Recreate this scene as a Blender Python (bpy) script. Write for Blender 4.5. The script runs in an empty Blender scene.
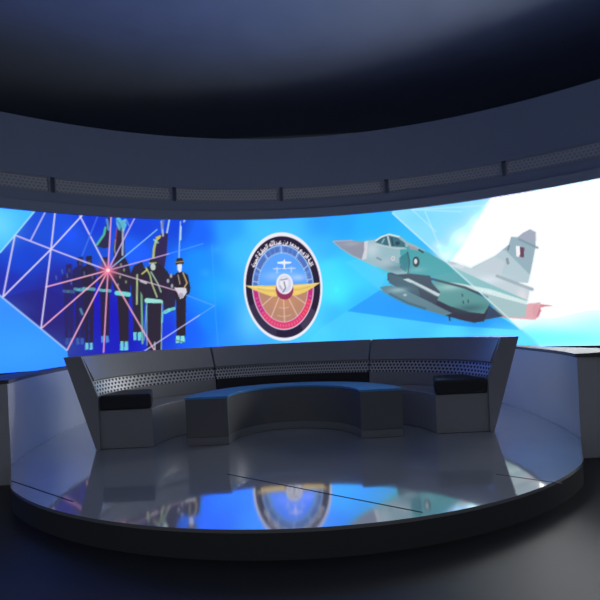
import bpy, math, random
import numpy as np
from mathutils import Matrix, Vector

scene = bpy.context.scene
COL = scene.collection
PI = math.pi

# ------------------------------------------------------------------ basics
def lin(c):
    c = [x / 255.0 for x in c]
    return tuple(x / 12.92 if x <= .04045 else ((x + .055) / 1.055) ** 2.4 for x in c)

def tag(o, label=None, cat=None, group=None, kind=None):
    if label: o['label'] = label
    if cat: o['category'] = cat
    if group: o['group'] = group
    if kind: o['kind'] = kind
    return o

def link(name, verts, faces, mat, parent=None, smooth=False, bevel=0.0, seg=2):
    me = bpy.data.meshes.new(name)
    me.from_pydata(verts, [], faces)
    me.update()
    o = bpy.data.objects.new(name, me)
    COL.objects.link(o)
    if mat: me.materials.append(mat)
    if parent is not None: o.parent = parent
    if smooth:
        for p in me.polygons: p.use_smooth = True
    if bevel:
        b = o.modifiers.new('soft_edges', 'BEVEL')
        b.width = bevel; b.segments = seg; b.limit_method = 'ANGLE'; b.angle_limit = math.radians(40)
        b.harden_normals = False
    return o

def thing(name, loc, label, cat, group=None):
    o = bpy.data.objects.new(name, None)
    COL.objects.link(o); o.location = loc; o.empty_display_size = .2
    return tag(o, label, cat, group)

def loft(curves):
    """closed ring of curves (same length) -> solid with end caps"""
    n = len(curves[0]); m = len(curves)
    v = [tuple(p) for c in curves for p in c]
    f = []
    for j in range(m):
        k = (j + 1) % m
        for i in range(n - 1):
            f.append((j * n + i, j * n + i + 1, k * n + i + 1, k * n + i))
    f.append(tuple(j * n for j in range(m)))
    f.append(tuple(j * n + n - 1 for j in reversed(range(m))))
    return v, f

def shift(v, loc):
    return [(x - loc[0], y - loc[1], z - loc[2]) for x, y, z in v]

def fix(o):
    import bmesh
    bm = bmesh.new(); bm.from_mesh(o.data)
    bmesh.ops.recalc_face_normals(bm, faces=bm.faces)
    bm.to_mesh(o.data); bm.free()
    return o

def box(x0, x1, y0, y1, z0, z1):
    v = [(x, y, z) for z in (z0, z1) for y in (y0, y1) for x in (x0, x1)]
    f = [(0, 2, 3, 1), (4, 5, 7, 6), (0, 1, 5, 4), (2, 6, 7, 3), (0, 4, 6, 2), (1, 3, 7, 5)]
    return v, f

# ------------------------------------------------------------------ materials
def principled(name, col, rough=.5, metal=0., ior=1.5, var=.0, scale=6., bump=0., coat=0.):
    m = bpy.data.materials.new(name); m.use_nodes = True
    nt = m.node_tree; b = nt.nodes['Principled BSDF']
    b.inputs['Roughness'].default_value = rough
    b.inputs['Metallic'].default_value = metal
    b.inputs['IOR'].default_value = ior
    b.inputs['Coat Weight'].default_value = coat
    b.inputs['Coat Roughness'].default_value = .04
    b.inputs['Base Color'].default_value = (*col, 1)
    if var or bump:
        tc = nt.nodes.new('ShaderNodeTexCoord')
        nz = nt.nodes.new('ShaderNodeTexNoise')
        nz.inputs['Scale'].default_value = scale; nz.inputs['Detail'].default_value = 5
        nt.links.new(tc.outputs['Object'], nz.inputs['Vector'])
        if var:
            rp = nt.nodes.new('ShaderNodeMapRange')
            rp.inputs['To Min'].default_value = 1 - var; rp.inputs['To Max'].default_value = 1 + var
            nt.links.new(nz.outputs['Fac'], rp.inputs['Value'])
            mx = nt.nodes.new('ShaderNodeVectorMath'); mx.operation = 'SCALE'
            mx.inputs[0].default_value = col
            nt.links.new(rp.outputs['Result'], mx.inputs['Scale'])
            nt.links.new(mx.outputs['Vector'], b.inputs['Base Color'])
        if bump:
            bp = nt.nodes.new('ShaderNodeBump'); bp.inputs['Strength'].default_value = bump
            bp.inputs['Distance'].default_value = .01
            nt.links.new(nz.outputs['Fac'], bp.inputs['Height'])
            nt.links.new(bp.outputs['Normal'], b.inputs['Normal'])
    return m

def lattice_material(name, face, hole, pitch, rough, metal):
    """pierced pattern of small staggered triangles, laid out along the strip in metres"""
    m = principled(name, face, rough, metal)
    nt = m.node_tree; b = nt.nodes['Principled BSDF']
    uv = nt.nodes.new('ShaderNodeUVMap'); uv.uv_map = 'strip'
    sep = nt.nodes.new('ShaderNodeSeparateXYZ'); nt.links.new(uv.outputs['UV'], sep.inputs[0])
    def wave(fx, fy, ph):
        a = nt.nodes.new('ShaderNodeMath'); a.operation = 'MULTIPLY'; a.inputs[1].default_value = fx
        nt.links.new(sep.outputs['X'], a.inputs[0])
        c = nt.nodes.new('ShaderNodeMath'); c.operation = 'MULTIPLY_ADD'; c.inputs[1].default_value = fy
        nt.links.new(sep.outputs['Y'], c.inputs[0]); nt.links.new(a.outputs[0], c.inputs[2])
        d = nt.nodes.new('ShaderNodeMath'); d.operation = 'ADD'; d.inputs[1].default_value = ph
        nt.links.new(c.outputs[0], d.inputs[0])
        s = nt.nodes.new('ShaderNodeMath'); s.operation = 'SINE'; nt.links.new(d.outputs[0], s.inputs[0])
        return s
    k = 2 * PI / pitch
    w = [wave(k * .87, k * .5, 0), wave(-k * .87, k * .5, 0), wave(0, -k, 0)]
    s1 = nt.nodes.new('ShaderNodeMath'); nt.links.new(w[0].outputs[0], s1.inputs[0]); nt.links.new(w[1].outputs[0], s1.inputs[1])
    s2 = nt.nodes.new('ShaderNodeMath'); nt.links.new(s1.outputs[0], s2.inputs[0]); nt.links.new(w[2].outputs[0], s2.inputs[1])
    mr = nt.nodes.new('ShaderNodeMapRange'); mr.inputs['From Min'].default_value = .35; mr.inputs['From Max'].default_value = .75
    nt.links.new(s2.outputs[0], mr.inputs['Value'])
    mix = nt.nodes.new('ShaderNodeMix'); mix.data_type = 'RGBA'
    mix.inputs[6].default_value = (*face, 1); mix.inputs[7].default_value = (*hole, 1)
    nt.links.new(mr.outputs['Result'], mix.inputs[0]); nt.links.new(mix.outputs[2], b.inputs['Base Color'])
    inv = nt.nodes.new('ShaderNodeMath'); inv.operation = 'SUBTRACT'; inv.inputs[0].default_value = 1
    nt.links.new(mr.outputs['Result'], inv.inputs[1])
    mt = nt.nodes.new('ShaderNodeMath'); mt.operation = 'MULTIPLY'; mt.inputs[1].default_value = metal
    nt.links.new(inv.outputs[0], mt.inputs[0]); nt.links.new(mt.outputs[0], b.inputs['Metallic'])
    bp = nt.nodes.new('ShaderNodeBump'); bp.inputs['Strength'].default_value = .6; bp.inputs['Distance'].default_value = .01
    nt.links.new(inv.outputs[0], bp.inputs['Height']); nt.links.new(bp.outputs['Normal'], b.inputs['Normal'])
    return m

M_FLOOR = principled('floor_vinyl', (.05, .046, .043), .45, var=.15, scale=2.5)
M_BACK = principled('hall_back_paint', (.62, .66, .74), .9, var=.1, scale=1.2)
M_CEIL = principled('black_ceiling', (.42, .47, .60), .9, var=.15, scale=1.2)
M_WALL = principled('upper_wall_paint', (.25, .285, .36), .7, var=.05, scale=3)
M_TRIM = principled('wall_trim', (.30, .33, .39), .45)
M_LOW = principled('low_wall_laminate', (.80, .80, .82), .36, ior=1.9, var=.06, scale=2)
M_CAP = principled('low_wall_cap', (.20, .19, .21), .6, ior=1.4)
M_DARK = principled('dark_void', (.012, .012, .015), .8)
M_STAGE = principled('polished_stage_tile', (.70, .71, .72), .06, metal=.5, var=.05, scale=3)
M_RIM = principled('stage_rim', (.11, .112, .115), .5)
M_JOINT = principled('stage_joint', (.01, .01, .012), .6)
M_SHELL = principled('bench_shell_lacquer', (.46, .45, .45), .38, var=.05, scale=5)
M_LEATHER = principled('black_leatherette', (.035, .035, .04), .45, bump=.12, scale=60)
M_TABLE = principled('table_body_lacquer', (.22, .22, .22), .35, var=.06, scale=5)
M_KICK = principled('table_kick_strip', (.34, .34, .33), .4)
M_TOP = principled('table_top_painted_reflection', (.14, .50, 1.0), .26)  # blue base colour stands in for the screen's reflection on the top
M_BEZEL = principled('screen_bezel', (.012, .014, .022), .5)
M_BAND = lattice_material('pierced_band_metal', (.80, .79, .80), (.05, .05, .055), .034, .45, .45)
M_GRILLE = lattice_material('pierced_grille', (.50, .49, .49), (.34, .34, .34), .05, .6, .0)
M_FRAME = principled('panel_frame', (.32, .32, .35), .6)

# ------------------------------------------------------------------ room
# floor is z = 0, the stage top z = .16
CX, CY, CR = .167, .485, 7.365           # the curved screen wall: centre and radius
STAGE = .16

def arc(r, z, a0, a1, n):
    return [(CX + r * math.sin(a0 + (a1 - a0) * i / n), CY + r * math.cos(a0 + (a1 - a0) * i / n), z) for i in range(n + 1)]

def ring(name, prof, a0, a1, n, mat, parent=None, loc=None, bevel=0.):
    v, f = loft([arc(r, z, a0, a1, n) for r, z in prof])
    if loc: v = shift(v, loc)
    return fix(link(name, v, f, mat, parent, bevel=bevel))

def slab(name, b, mat):
    v, f = box(*b); return tag(link(name, v, f, mat), kind='structure')

slab('floor', (-9, 9, -5, 10.6, -.1, 0), M_FLOOR)
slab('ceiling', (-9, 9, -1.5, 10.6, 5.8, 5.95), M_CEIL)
slab('wall_back', (-9, 9, 10.6, 10.75, 0, 5.8), M_BACK)
slab('wall_left', (-9.15, -9, -1.5, 10.6, 0, 5.8), M_CEIL)
slab('wall_right', (9, 9.15, -1.5, 10.6, 0, 5.8), M_CEIL)

A1 = math.radians(66)
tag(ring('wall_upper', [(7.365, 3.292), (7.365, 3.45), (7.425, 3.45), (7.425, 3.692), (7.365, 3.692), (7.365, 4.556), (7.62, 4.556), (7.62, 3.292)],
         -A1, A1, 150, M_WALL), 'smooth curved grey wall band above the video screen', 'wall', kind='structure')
tag(ring('trim_1', [(7.335, 3.137), (7.335, 3.29), (7.62, 3.29), (7.62, 3.137)], -A1, A1, 150, M_TRIM, bevel=.006),
    'narrow curved trim strip along the top edge of the screen', 'trim', kind='structure')
tag(ring('trim_2', [(7.38, 0), (7.38, .705), (7.60, .705), (7.60, 0)], -A1, A1, 150, M_DARK),
    'dark plinth wall underneath the curved screen', 'trim', kind='structure')

# pierced grille panels set in the recess above the screen
names = ['pierced grille panel above the cyan corner facet, cut by the left picture edge',
         'pierced grille panel above the net of pink lines and the banners',
         'pierced grille panel above the officer with the raised sword, left of the emblem',
         'pierced grille panel above the right half of the round emblem and the jet nose',
         'pierced grille panel above the jet cockpit and wing',
         'pierced grille panel above the jet tail fin, at the right picture edge']
def strip_uv(o, fn):
    me = o.data; uv = me.uv_layers.new(name='strip')
    for l in me.loops:
        uv.data[l.index].uv = fn(me.vertices[l.vertex_index].co)
for k in range(6):
    a0 = math.radians(-1.7 + 14.3 * (k - 3) + .24); a1 = math.radians(-1.7 + 14.3 * (k - 2) - .24)
    am = (a0 + a1) / 2
    loc = (CX + 7.4 * math.sin(am), CY + 7.4 * math.cos(am), 3.4505)
    t = thing('grille_panel', loc, names[k], 'grille panel', 'grille panels above the screen')
    e = .022 / 7.4
    ring('grille', [(7.386, 3.476), (7.386, 3.668), (7.408, 3.668), (7.408, 3.476)], a0 + e, a1 - e, 16, M_GRILLE, t, loc)
    g = t.children[-1] if t.children else None
    for ch in [c for c in bpy.data.objects if c.parent == t and c.name.startswith('grille')]:
        strip_uv(ch, lambda co: (math.atan2(co.x + loc[0] - CX, co.y + loc[1] - CY) * 7.4, co.z))
    # frame: four strips as one rim
    v, f = [], []
    for prof, b0, b1 in (([(7.374, 3.4505), (7.374, 3.475), (7.42, 3.475), (7.42, 3.4505)], a0, a1),
                         ([(7.374, 3.669), (7.374, 3.6915), (7.42, 3.6915), (7.42, 3.669)], a0, a1),
                         ([(7.374, 3.475), (7.374, 3.669), (7.42, 3.669), (7.42, 3.475)], a0, a0 + e * .95),
                         ([(7.374, 3.475), (7.374, 3.669), (7.42, 3.669), (7.42, 3.475)], a1 - e * .95, a1)):
        vv, ff = loft([arc(r, z, b0, b1, 12) for r, z in prof])
        o = len(v); v += shift(vv, loc); f += [tuple(i + o for i in q) for q in ff]
    fix(link('frame', v, f, M_FRAME, t))

# ------------------------------------------------------------------ video wall
SZ0, SH = .7397, 2.3946
ART = [
('P',[(-4.941,2.464),(-4.157,2.447),(-4.153,2.387),(-4.419,2.004),(-4.614,1.741),(-4.983,1.337)],(70,190,250),1.0),
('G',(-4.623,2.147),0.2464,0.2816,(120,225,255),0.7),
('P',[(-5.091,1.472),(-4.639,1.117),(-4.603,1.103),(-4.139,0.628),(-3.801,0.282),(-3.751,-0.187),(-5.153,-0.183)],(52,150,255),1.0),
('G',(-4.422,0.321),0.704,0.2816,(60,165,255),0.6),
('G',(-4.586,0.914),0.352,0.176,(60,140,250),0.5),
('P',[(-4.603,1.103),(-4.139,0.628),(-3.814,0.314),(-3.727,1.057),(-4.047,1.257)],(42,32,120),0.35),
('P',[(-3.804,1.213),(-3.665,1.205),(-3.71,0.464),(-3.759,0.466),(-3.743,1.01),(-3.772,0.467),(-3.821,0.469)],(44,36,88),0.72),
('P',[(-3.809,1.182),(-3.826,1.321),(-3.832,1.398),(-3.794,1.453),(-3.746,1.477),(-3.699,1.478),(-3.655,1.448),(-3.621,1.386),(-3.636,1.307),(-3.662,1.182)],(44,36,88),0.72),
('E',(-3.722,1.525),0.044,0.0669,(44,36,88),0.72,0),
('P',[(-3.767,1.562),(-3.757,1.611),(-3.681,1.619),(-3.672,1.57)],(44,36,88),0.72),
('E',(-3.718,1.515),0.0211,0.0334,(120,110,118),0.288,0),
('L',[(-3.804,1.197),(-3.758,1.188)],0.0458,(120,225,225),0.3),
('L',[(-3.73,1.191),(-3.669,1.183)],0.051,(120,225,225),0.27),
('P',[(-3.817,0.477),(-3.778,0.475),(-3.775,0.374),(-3.821,0.369)],(120,225,225),0.15),
('P',[(-3.756,0.474),(-3.717,0.472),(-3.714,0.371),(-3.76,0.365)],(120,225,225),0.15),
('P',[(-3.649,1.244),(-3.508,1.237),(-3.554,0.456),(-3.604,0.459),(-3.587,1.04),(-3.618,0.46),(-3.668,0.462)],(42,36,72),0.8),
('P',[(-3.654,1.213),(-3.671,1.354),(-3.675,1.51),(-3.635,1.566),(-3.586,1.591),(-3.538,1.592),(-3.494,1.562),(-3.458,1.499),(-3.478,1.34),(-3.504,1.213)],(42,36,72),0.8),
('E',(-3.562,1.639),0.044,0.0669,(42,36,72),0.8,0),
('P',[(-3.608,1.677),(-3.598,1.726),(-3.52,1.735),(-3.511,1.685)],(42,36,72),0.8),
('E',(-3.558,1.629),0.0211,0.0334,(120,110,118),0.32000000000000006,0),
('L',[(-3.649,1.229),(-3.602,1.219)],0.0458,(120,225,225),0.55),
('L',[(-3.573,1.223),(-3.511,1.215)],0.051,(120,225,225),0.49500000000000005),
('P',[(-3.663,0.47),(-3.624,0.468),(-3.621,0.366),(-3.668,0.36)],(120,225,225),0.25),
('P',[(-3.601,0.467),(-3.561,0.465),(-3.558,0.362),(-3.606,0.357)],(120,225,225),0.25),
('P',[(-3.525,1.253),(-3.372,1.245),(-3.424,0.371),(-3.479,0.374),(-3.457,1.047),(-3.493,0.374),(-3.547,0.377)],(44,36,58),0.92),
('P',[(-3.531,1.221),(-3.549,1.363),(-3.553,1.529),(-3.511,1.585),(-3.458,1.61),(-3.406,1.611),(-3.358,1.58),(-3.32,1.517),(-3.341,1.349),(-3.368,1.221)],(44,36,58),0.92),
('E',(-3.431,1.658),0.044,0.0669,(44,36,58),0.92,0),
('P',[(-3.479,1.697),(-3.468,1.746),(-3.39,1.755),(-3.38,1.704)],(44,36,58),0.92),
('E',(-3.427,1.649),0.0211,0.0334,(120,110,118),0.36800000000000005,0),
('L',[(-3.525,1.237),(-3.474,1.228)],0.0458,(120,225,225),0.7),
('L',[(-3.443,1.231),(-3.376,1.223)],0.051,(120,225,225),0.63),
('P',[(-3.539,0.385),(-3.499,0.383),(-3.496,0.279),(-3.543,0.274)],(120,225,225),0.85),
('P',[(-3.476,0.381),(-3.435,0.379),(-3.432,0.276),(-3.48,0.271)],(120,225,225),0.85),
('L',[(-3.622,1.213),(-3.537,1.198)],0.0352,(90,190,220),0.6),
('L',[(-3.585,0.914),(-3.56,0.835)],0.0352,(120,225,225),0.5),
('L',[(-3.819,1.522),(-3.814,1.47)],0.0194,(100,170,220),0.45),
('L',[(-3.752,1.462),(-3.747,1.409)],0.0194,(100,170,220),0.45),
('L',[(-3.905,1.427),(-3.9,1.375)],0.0194,(100,170,220),0.45),
('L',[(-3.701,1.353),(-3.696,1.3)],0.0194,(100,170,220),0.45),
('L',[(-3.51,1.498),(-3.505,1.444)],0.0194,(100,170,220),0.45),
('L',[(-3.397,1.452),(-3.392,1.398)],0.0194,(100,170,220),0.45),
('P',[(-3.288,1.229),(-3.141,1.221),(-3.188,0.471),(-3.24,0.473),(-3.224,1.02),(-3.254,0.474),(-3.306,0.476)],(44,36,60),0.92),
('P',[(-3.294,1.197),(-3.312,1.341),(-3.315,1.517),(-3.274,1.574),(-3.223,1.599),(-3.173,1.6),(-3.126,1.569),(-3.089,1.504),(-3.11,1.326),(-3.137,1.196)],(44,36,60),0.92),
('E',(-3.197,1.648),0.044,0.0669,(44,36,60),0.92,0),
('P',[(-3.246,1.687),(-3.235,1.737),(-3.154,1.746),(-3.144,1.695)],(44,36,60),0.92),
('E',(-3.193,1.639),0.0211,0.0334,(120,110,118),0.36800000000000005,0),
('L',[(-3.289,1.213),(-3.24,1.203)],0.0458,(120,225,225),0.75),
('L',[(-3.21,1.206),(-3.144,1.198)],0.051,(120,225,225),0.675),
('P',[(-3.302,0.484),(-3.26,0.482),(-3.257,0.378),(-3.306,0.372)],(120,225,225),0.55),
('P',[(-3.237,0.481),(-3.195,0.479),(-3.192,0.374),(-3.241,0.369)],(120,225,225),0.55),
('P',[(-3.318,1.917),(-3.176,2.133),(-3.136,2.378),(-3.09,2.38),(-3.111,1.909),(-3.202,1.874)],(48,42,70),0.92),
('L',[(-3.303,1.934),(-3.192,2.1),(-3.165,2.214)],0.0352,(90,200,150),0.85),
('L',[(-3.137,2.345),(-3.121,2.184)],0.0352,(90,170,240),0.8),
('P',[(-3.061,1.667),(-3.057,1.927),(-2.993,2.19),(-2.972,2.322),(-2.88,2.327),(-2.893,1.67)],(48,38,56),0.95),
('P',[(-3.0,2.369),(-2.953,2.405),(-2.91,2.342),(-2.854,2.377),(-2.844,2.263),(-2.887,2.162),(-2.923,2.226),(-2.963,2.175),(-2.997,2.272)],(105,205,225),0.85),
('L',[(-2.986,2.338),(-2.943,2.274),(-2.932,2.177)],0.0229,(60,130,190),0.8),
('L',[(-2.847,2.361),(-2.805,2.265)],0.0211,(160,190,230),0.6),
('L',[(-2.901,2.195),(-2.925,1.784)],0.0317,(190,205,225),0.8),
('L',[(-3.023,2.026),(-3.045,1.863),(-3.026,1.766)],0.0176,(200,200,200),0.7),
('L',[(-2.991,2.223),(-3.025,1.977)],0.0211,(200,70,110),0.6),
('P',[(-3.094,1.602),(-3.075,1.683),(-2.997,1.734),(-2.876,1.72),(-2.834,1.605),(-2.809,1.474),(-2.841,1.096),(-3.04,1.098),(-3.092,1.293)],(46,38,54),0.97),
('P',[(-3.032,1.114),(-2.856,1.112),(-2.897,0.342),(-3.035,0.35)],(44,36,52),1.0),
('L',[(-3.037,1.163),(-2.862,1.137)],0.0739,(120,225,225),0.95),
('P',[(-3.02,0.381),(-2.971,0.379),(-2.971,0.232),(-3.032,0.236)],(120,225,225),0.9),
('P',[(-2.954,0.378),(-2.905,0.375),(-2.905,0.228),(-2.967,0.232)],(120,225,225),0.9),
('E',(-2.957,1.62),0.0158,0.0282,(190,215,150),0.55,0),
('E',(-2.914,1.539),0.0158,0.0282,(190,215,150),0.55,0),
('E',(-2.98,1.424),0.0158,0.0282,(190,215,150),0.55,0),
('E',(-2.892,1.342),0.0158,0.0282,(190,215,150),0.55,0),
('E',(-3.017,1.293),0.0158,0.0282,(190,215,150),0.55,0),
('P',[(-2.811,1.079),(-2.825,1.457),(-2.757,1.606),(-2.628,1.674),(-2.572,1.508),(-2.609,1.042),(-2.681,0.48),(-2.806,0.486)],(46,38,56),0.97),
('P',[(-2.814,0.519),(-2.764,0.517),(-2.77,0.385),(-2.819,0.387)],(120,225,225),0.9),
('P',[(-2.744,0.516),(-2.693,0.514),(-2.699,0.381),(-2.749,0.384)],(120,225,225),0.9),
('L',[(-2.713,1.458),(-2.74,0.978)],0.0282,(190,215,150),0.85),
('L',[(-2.658,1.176),(-2.68,0.331)],0.0317,(130,205,160),0.8),
('L',[(-2.577,1.041),(-2.654,0.379)],0.0211,(130,205,170),0.6),
('P',[(-2.445,1.508),(-2.436,1.876),(-2.371,2.079),(-2.286,2.165),(-2.189,2.15),(-2.23,1.794),(-2.282,1.541)],(52,40,82),0.97),
('L',[(-2.321,2.105),(-2.389,2.028),(-2.427,1.893),(-2.453,1.675)],0.0387,(190,200,110),0.9),
('L',[(-2.421,2.044),(-2.359,1.995)],0.0282,(150,225,220),0.8),
('E',(-2.355,2.079),0.0387,0.0229,(225,190,80),0.9,0),
('L',[(-2.272,2.115),(-2.286,2.351)],0.0352,(190,205,235),0.8),
('L',[(-2.205,2.167),(-2.153,2.405)],0.0264,(200,225,240),0.85),
('L',[(-2.231,2.488),(-2.283,2.25)],0.0528,(110,125,160),0.6),
('L',[(-1.879,2.446),(-1.916,2.36)],0.0352,(210,220,240),0.7),
('P',[(-2.701,1.441),(-2.633,1.557),(-2.504,1.608),(-2.469,1.675),(-2.342,1.642),(-2.218,1.507),(-2.195,1.304),(-2.307,0.985),(-2.595,0.992),(-2.68,1.209)],(46,38,54),0.98),
('E',(-2.457,1.591),0.0422,0.0598,(205,225,215),0.9,0),
('P',[(-2.519,1.641),(-2.499,1.725),(-2.403,1.726),(-2.39,1.659)],(52,44,50),1.0),
('L',[(-2.51,1.65),(-2.406,1.659)],0.0211,(190,215,150),0.8),
('L',[(-2.569,1.574),(-2.511,1.458),(-2.486,1.307),(-2.415,1.088)],0.0229,(190,215,150),0.9),
('L',[(-2.493,1.508),(-2.389,1.306),(-2.347,1.171)],0.0211,(180,220,190),0.85),
('L',[(-2.637,1.474),(-2.555,1.541)],0.0264,(220,220,120),0.8),
('L',[(-2.658,1.358),(-2.58,1.324)],0.0387,(220,225,235),0.8),
('L',[(-2.577,1.033),(-2.363,1.003)],0.081,(160,235,225),0.95),
('P',[(-2.571,0.991),(-2.339,0.986),(-2.384,0.164),(-2.615,0.178)],(46,38,54),1.0),
('L',[(-2.339,0.986),(-2.387,0.197)],0.0176,(170,215,190),0.8),
('L',[(-2.589,0.942),(-2.61,0.294)],0.0176,(150,210,180),0.7),
('L',[(-2.487,0.337),(-2.488,0.17)],0.0211,(205,215,190),0.8),
('P',[(-2.322,1.373),(-2.252,1.473),(-2.106,1.455),(-2.084,1.2),(-2.15,0.845),(-2.314,0.833)],(48,38,60),0.97),
('L',[(-2.297,0.833),(-2.231,0.865)],0.0634,(120,225,225),0.85),
('L',[(-2.231,0.865),(-2.148,0.888)],0.0528,(120,225,225),0.85),
('L',[(-2.339,0.817),(-2.353,0.667)],0.0317,(120,225,225),0.7),
('E',(-2.172,1.439),0.0211,0.0352,(210,220,225),0.7,0),
('E',(-2.225,1.355),0.0211,0.0352,(210,220,225),0.7,0),
('E',(-2.163,1.269),0.0211,0.0352,(210,220,225),0.7,0),
('L',[(-1.974,2.359),(-1.996,2.136),(-2.027,1.744)],0.0194,(150,200,245),0.95),
('L',[(-1.97,2.273),(-1.987,2.051)],0.0246,(200,225,250),0.85),
('P',[(-2.123,1.439),(-2.071,1.498),(-1.971,1.505),(-1.891,1.453),(-1.859,1.23),(-1.879,1.145),(-1.941,1.078),(-1.979,0.413),(-2.128,0.42),(-2.106,1.082),(-2.15,1.201)],(44,36,48),1.0),
('P',[(-2.088,1.659),(-2.06,1.736),(-1.977,1.744),(-1.944,1.676),(-1.966,1.633),(-2.082,1.625)],(50,42,48),1.0),
('L',[(-2.08,1.668),(-1.955,1.684)],0.0176,(200,170,110),0.8),
('P',[(-2.062,1.634),(-1.982,1.642),(-1.994,1.522),(-2.028,1.489),(-2.059,1.54)],(225,230,240),1.0),
('L',[(-1.972,1.488),(-1.913,1.316),(-1.967,1.232)],0.0211,(215,190,130),0.9),
('L',[(-2.056,1.455),(-2.03,1.301)],0.0176,(200,190,160),0.8),
('P',[(-2.132,1.243),(-1.934,1.231),(-1.92,1.163),(-1.991,1.062),(-2.042,1.046),(-2.079,1.149)],(225,222,235),0.95),
('E',(-2.023,1.105),0.0422,0.0458,(160,150,170),0.7,0),
('P',[(-2.136,0.429),(-2.073,0.426),(-2.072,0.315),(-2.145,0.302)],(150,232,215),0.95),
('P',[(-2.06,0.425),(-1.997,0.422),(-1.996,0.312),(-2.069,0.298)],(150,232,215),0.95),
('L',[(-2.131,0.352),(-2.009,0.312)],0.0211,(40,80,60),0.6),
('G',(-1.272,1.232),0.1584,0.1232,(60,180,255),0.35),
('G',(-1.603,1.483),0.088,0.0704,(60,180,255),0.35),
('G',(-1.38,1.878),0.1232,0.088,(60,180,255),0.35),
('G',(-1.069,1.139),0.1056,0.1408,(60,180,255),0.35),
('L',[(-3.157,1.528),(-3.531,2.374)],0.0211,(225,215,250),0.95),
('L',[(-3.157,1.528),(-3.071,2.422)],0.0211,(240,170,225),0.95),
('L',[(-3.157,1.528),(-2.689,2.435)],0.0202,(200,175,250),0.95),
('L',[(-3.157,1.528),(-2.365,2.214)],0.0202,(130,190,255),0.95),
('L',[(-3.157,1.528),(-4.139,0.628)],0.0211,(250,175,205),0.95),
('L',[(-3.157,1.528),(-4.047,1.257)],0.0211,(250,175,205),0.95),
('L',[(-3.157,1.528),(-3.801,0.282)],0.0211,(250,175,205),0.95),
('L',[(-3.157,1.528),(-3.28,0.218)],0.0211,(245,160,200),0.95),
('L',[(-3.157,1.528),(-2.487,0.187)],0.0211,(250,175,205),0.95),
('L',[(-3.157,1.528),(-4.418,2.012)],0.0211,(220,205,250),0.95),
('L',[(-3.157,1.528),(-2.188,1.812)],0.0194,(205,170,235),0.9),
('L',[(-2.188,1.812),(-1.614,1.984)],0.0194,(95,165,255),0.6),
('L',[(-3.157,1.528),(-2.069,1.183)],0.0194,(225,190,215),0.85),
('L',[(-1.939,1.112),(-1.476,0.917)],0.0194,(95,165,255),0.75),
('L',[(-2.662,0.197),(-1.72,0.767)],0.0202,(200,200,250),0.85),
('L',[(-1.72,0.767),(-1.467,0.917)],0.0194,(95,165,255),0.8),
('L',[(-1.462,1.966),(-1.458,0.925),(-1.44,0.214)],0.0176,(70,165,255),0.45),
('L',[(-3.276,2.385),(-3.528,1.75)],0.0194,(75,120,245),0.8),
('L',[(-3.956,1.832),(-3.879,2.391)],0.0211,(225,215,250),0.95),
('L',[(-3.956,1.832),(-3.502,2.384)],0.0211,(225,215,250),0.95),
('L',[(-3.956,1.832),(-4.603,1.103)],0.0211,(225,215,250),0.95),
('L',[(-3.956,1.832),(-4.139,0.628)],0.0211,(225,215,250),0.95),
('L',[(-4.418,2.012),(-4.603,1.103)],0.0211,(225,215,250),0.9),
('L',[(-4.153,2.387),(-4.418,2.012),(-4.614,1.741)],0.0194,(165,225,255),0.9),
('L',[(-4.014,2.386),(-4.223,1.945)],0.0194,(205,195,250),0.9),
('L',[(-4.868,1.341),(-4.639,1.124),(-4.139,0.628),(-3.801,0.282)],0.0211,(170,200,255),0.95),
('G',(-3.157,1.528),0.1232,0.1232,(255,120,150),0.8),
('E',(-3.157,1.528),0.0282,0.0282,(255,225,230),1.0,0),
('G',(0.652,1.098),0.5632,0.2816,(60,235,255),0.6),
('G',(0.241,0.943),0.2464,0.528,(60,215,255),0.45),
('G',(1.739,0.482),1.232,0.2464,(70,205,246),0.6),
('G',(0.009,0.513),0.352,0.176,(70,205,250),0.5),
('P',[(0.321,0.41),(0.844,0.719),(2.546,0.391),(3.581,0.263),(3.908,-0.089),(-0.013,0.037)],(85,215,245),0.38),
('P',[(0.844,0.719),(1.428,1.053),(2.085,0.839),(3.164,0.604),(3.608,0.262),(2.546,0.391)],(32,146,236),0.7),
('P',[(0.849,1.579),(1.146,1.629),(1.577,1.354),(1.428,1.053),(1.831,0.683)],(90,215,240),0.35),
('P',[(1.69,2.353),(1.708,2.756),(4.708,2.664),(5.761,2.492),(5.667,-0.272),(3.908,-0.089),(3.582,0.287),(2.589,1.372)],(253,254,255),1.0),
('P',[(1.69,2.353),(1.696,2.499),(3.271,2.443),(2.984,1.986),(2.789,1.682),(2.559,1.408)],(140,224,238),1.0),
('G',(2.533,1.544),0.1936,0.1408,(248,252,255),0.85),
('G',(2.793,1.781),0.2288,0.2112,(250,253,255),0.9),
('G',(3.044,1.978),0.176,0.2112,(251,253,255),0.9),
('G',(3.231,2.177),0.1408,0.2112,(250,253,255),0.75),
('G',(2.415,1.723),0.1056,0.088,(225,246,250),0.6),
('G',(2.147,2.225),0.2464,0.1408,(110,215,235),0.5),
('G',(2.937,2.287),0.176,0.1056,(165,235,250),0.6),
('L',[(2.023,2.376),(2.393,1.96)],0.0176,(215,245,250),0.5),
('L',[(2.023,2.376),(2.813,2.239)],0.0176,(215,245,250),0.5),
('L',[(2.023,2.376),(3.117,2.292)],0.0176,(215,245,250),0.5),
('L',[(2.232,2.317),(2.529,1.444)],0.0194,(220,248,250),0.5),
('G',(4.304,0.115),1.056,0.1936,(110,238,255),0.85),
('G',(4.617,0.294),0.4224,0.2112,(165,245,255),0.6),
('G',(3.645,0.135),0.4576,0.2112,(100,232,248),0.7),
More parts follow.
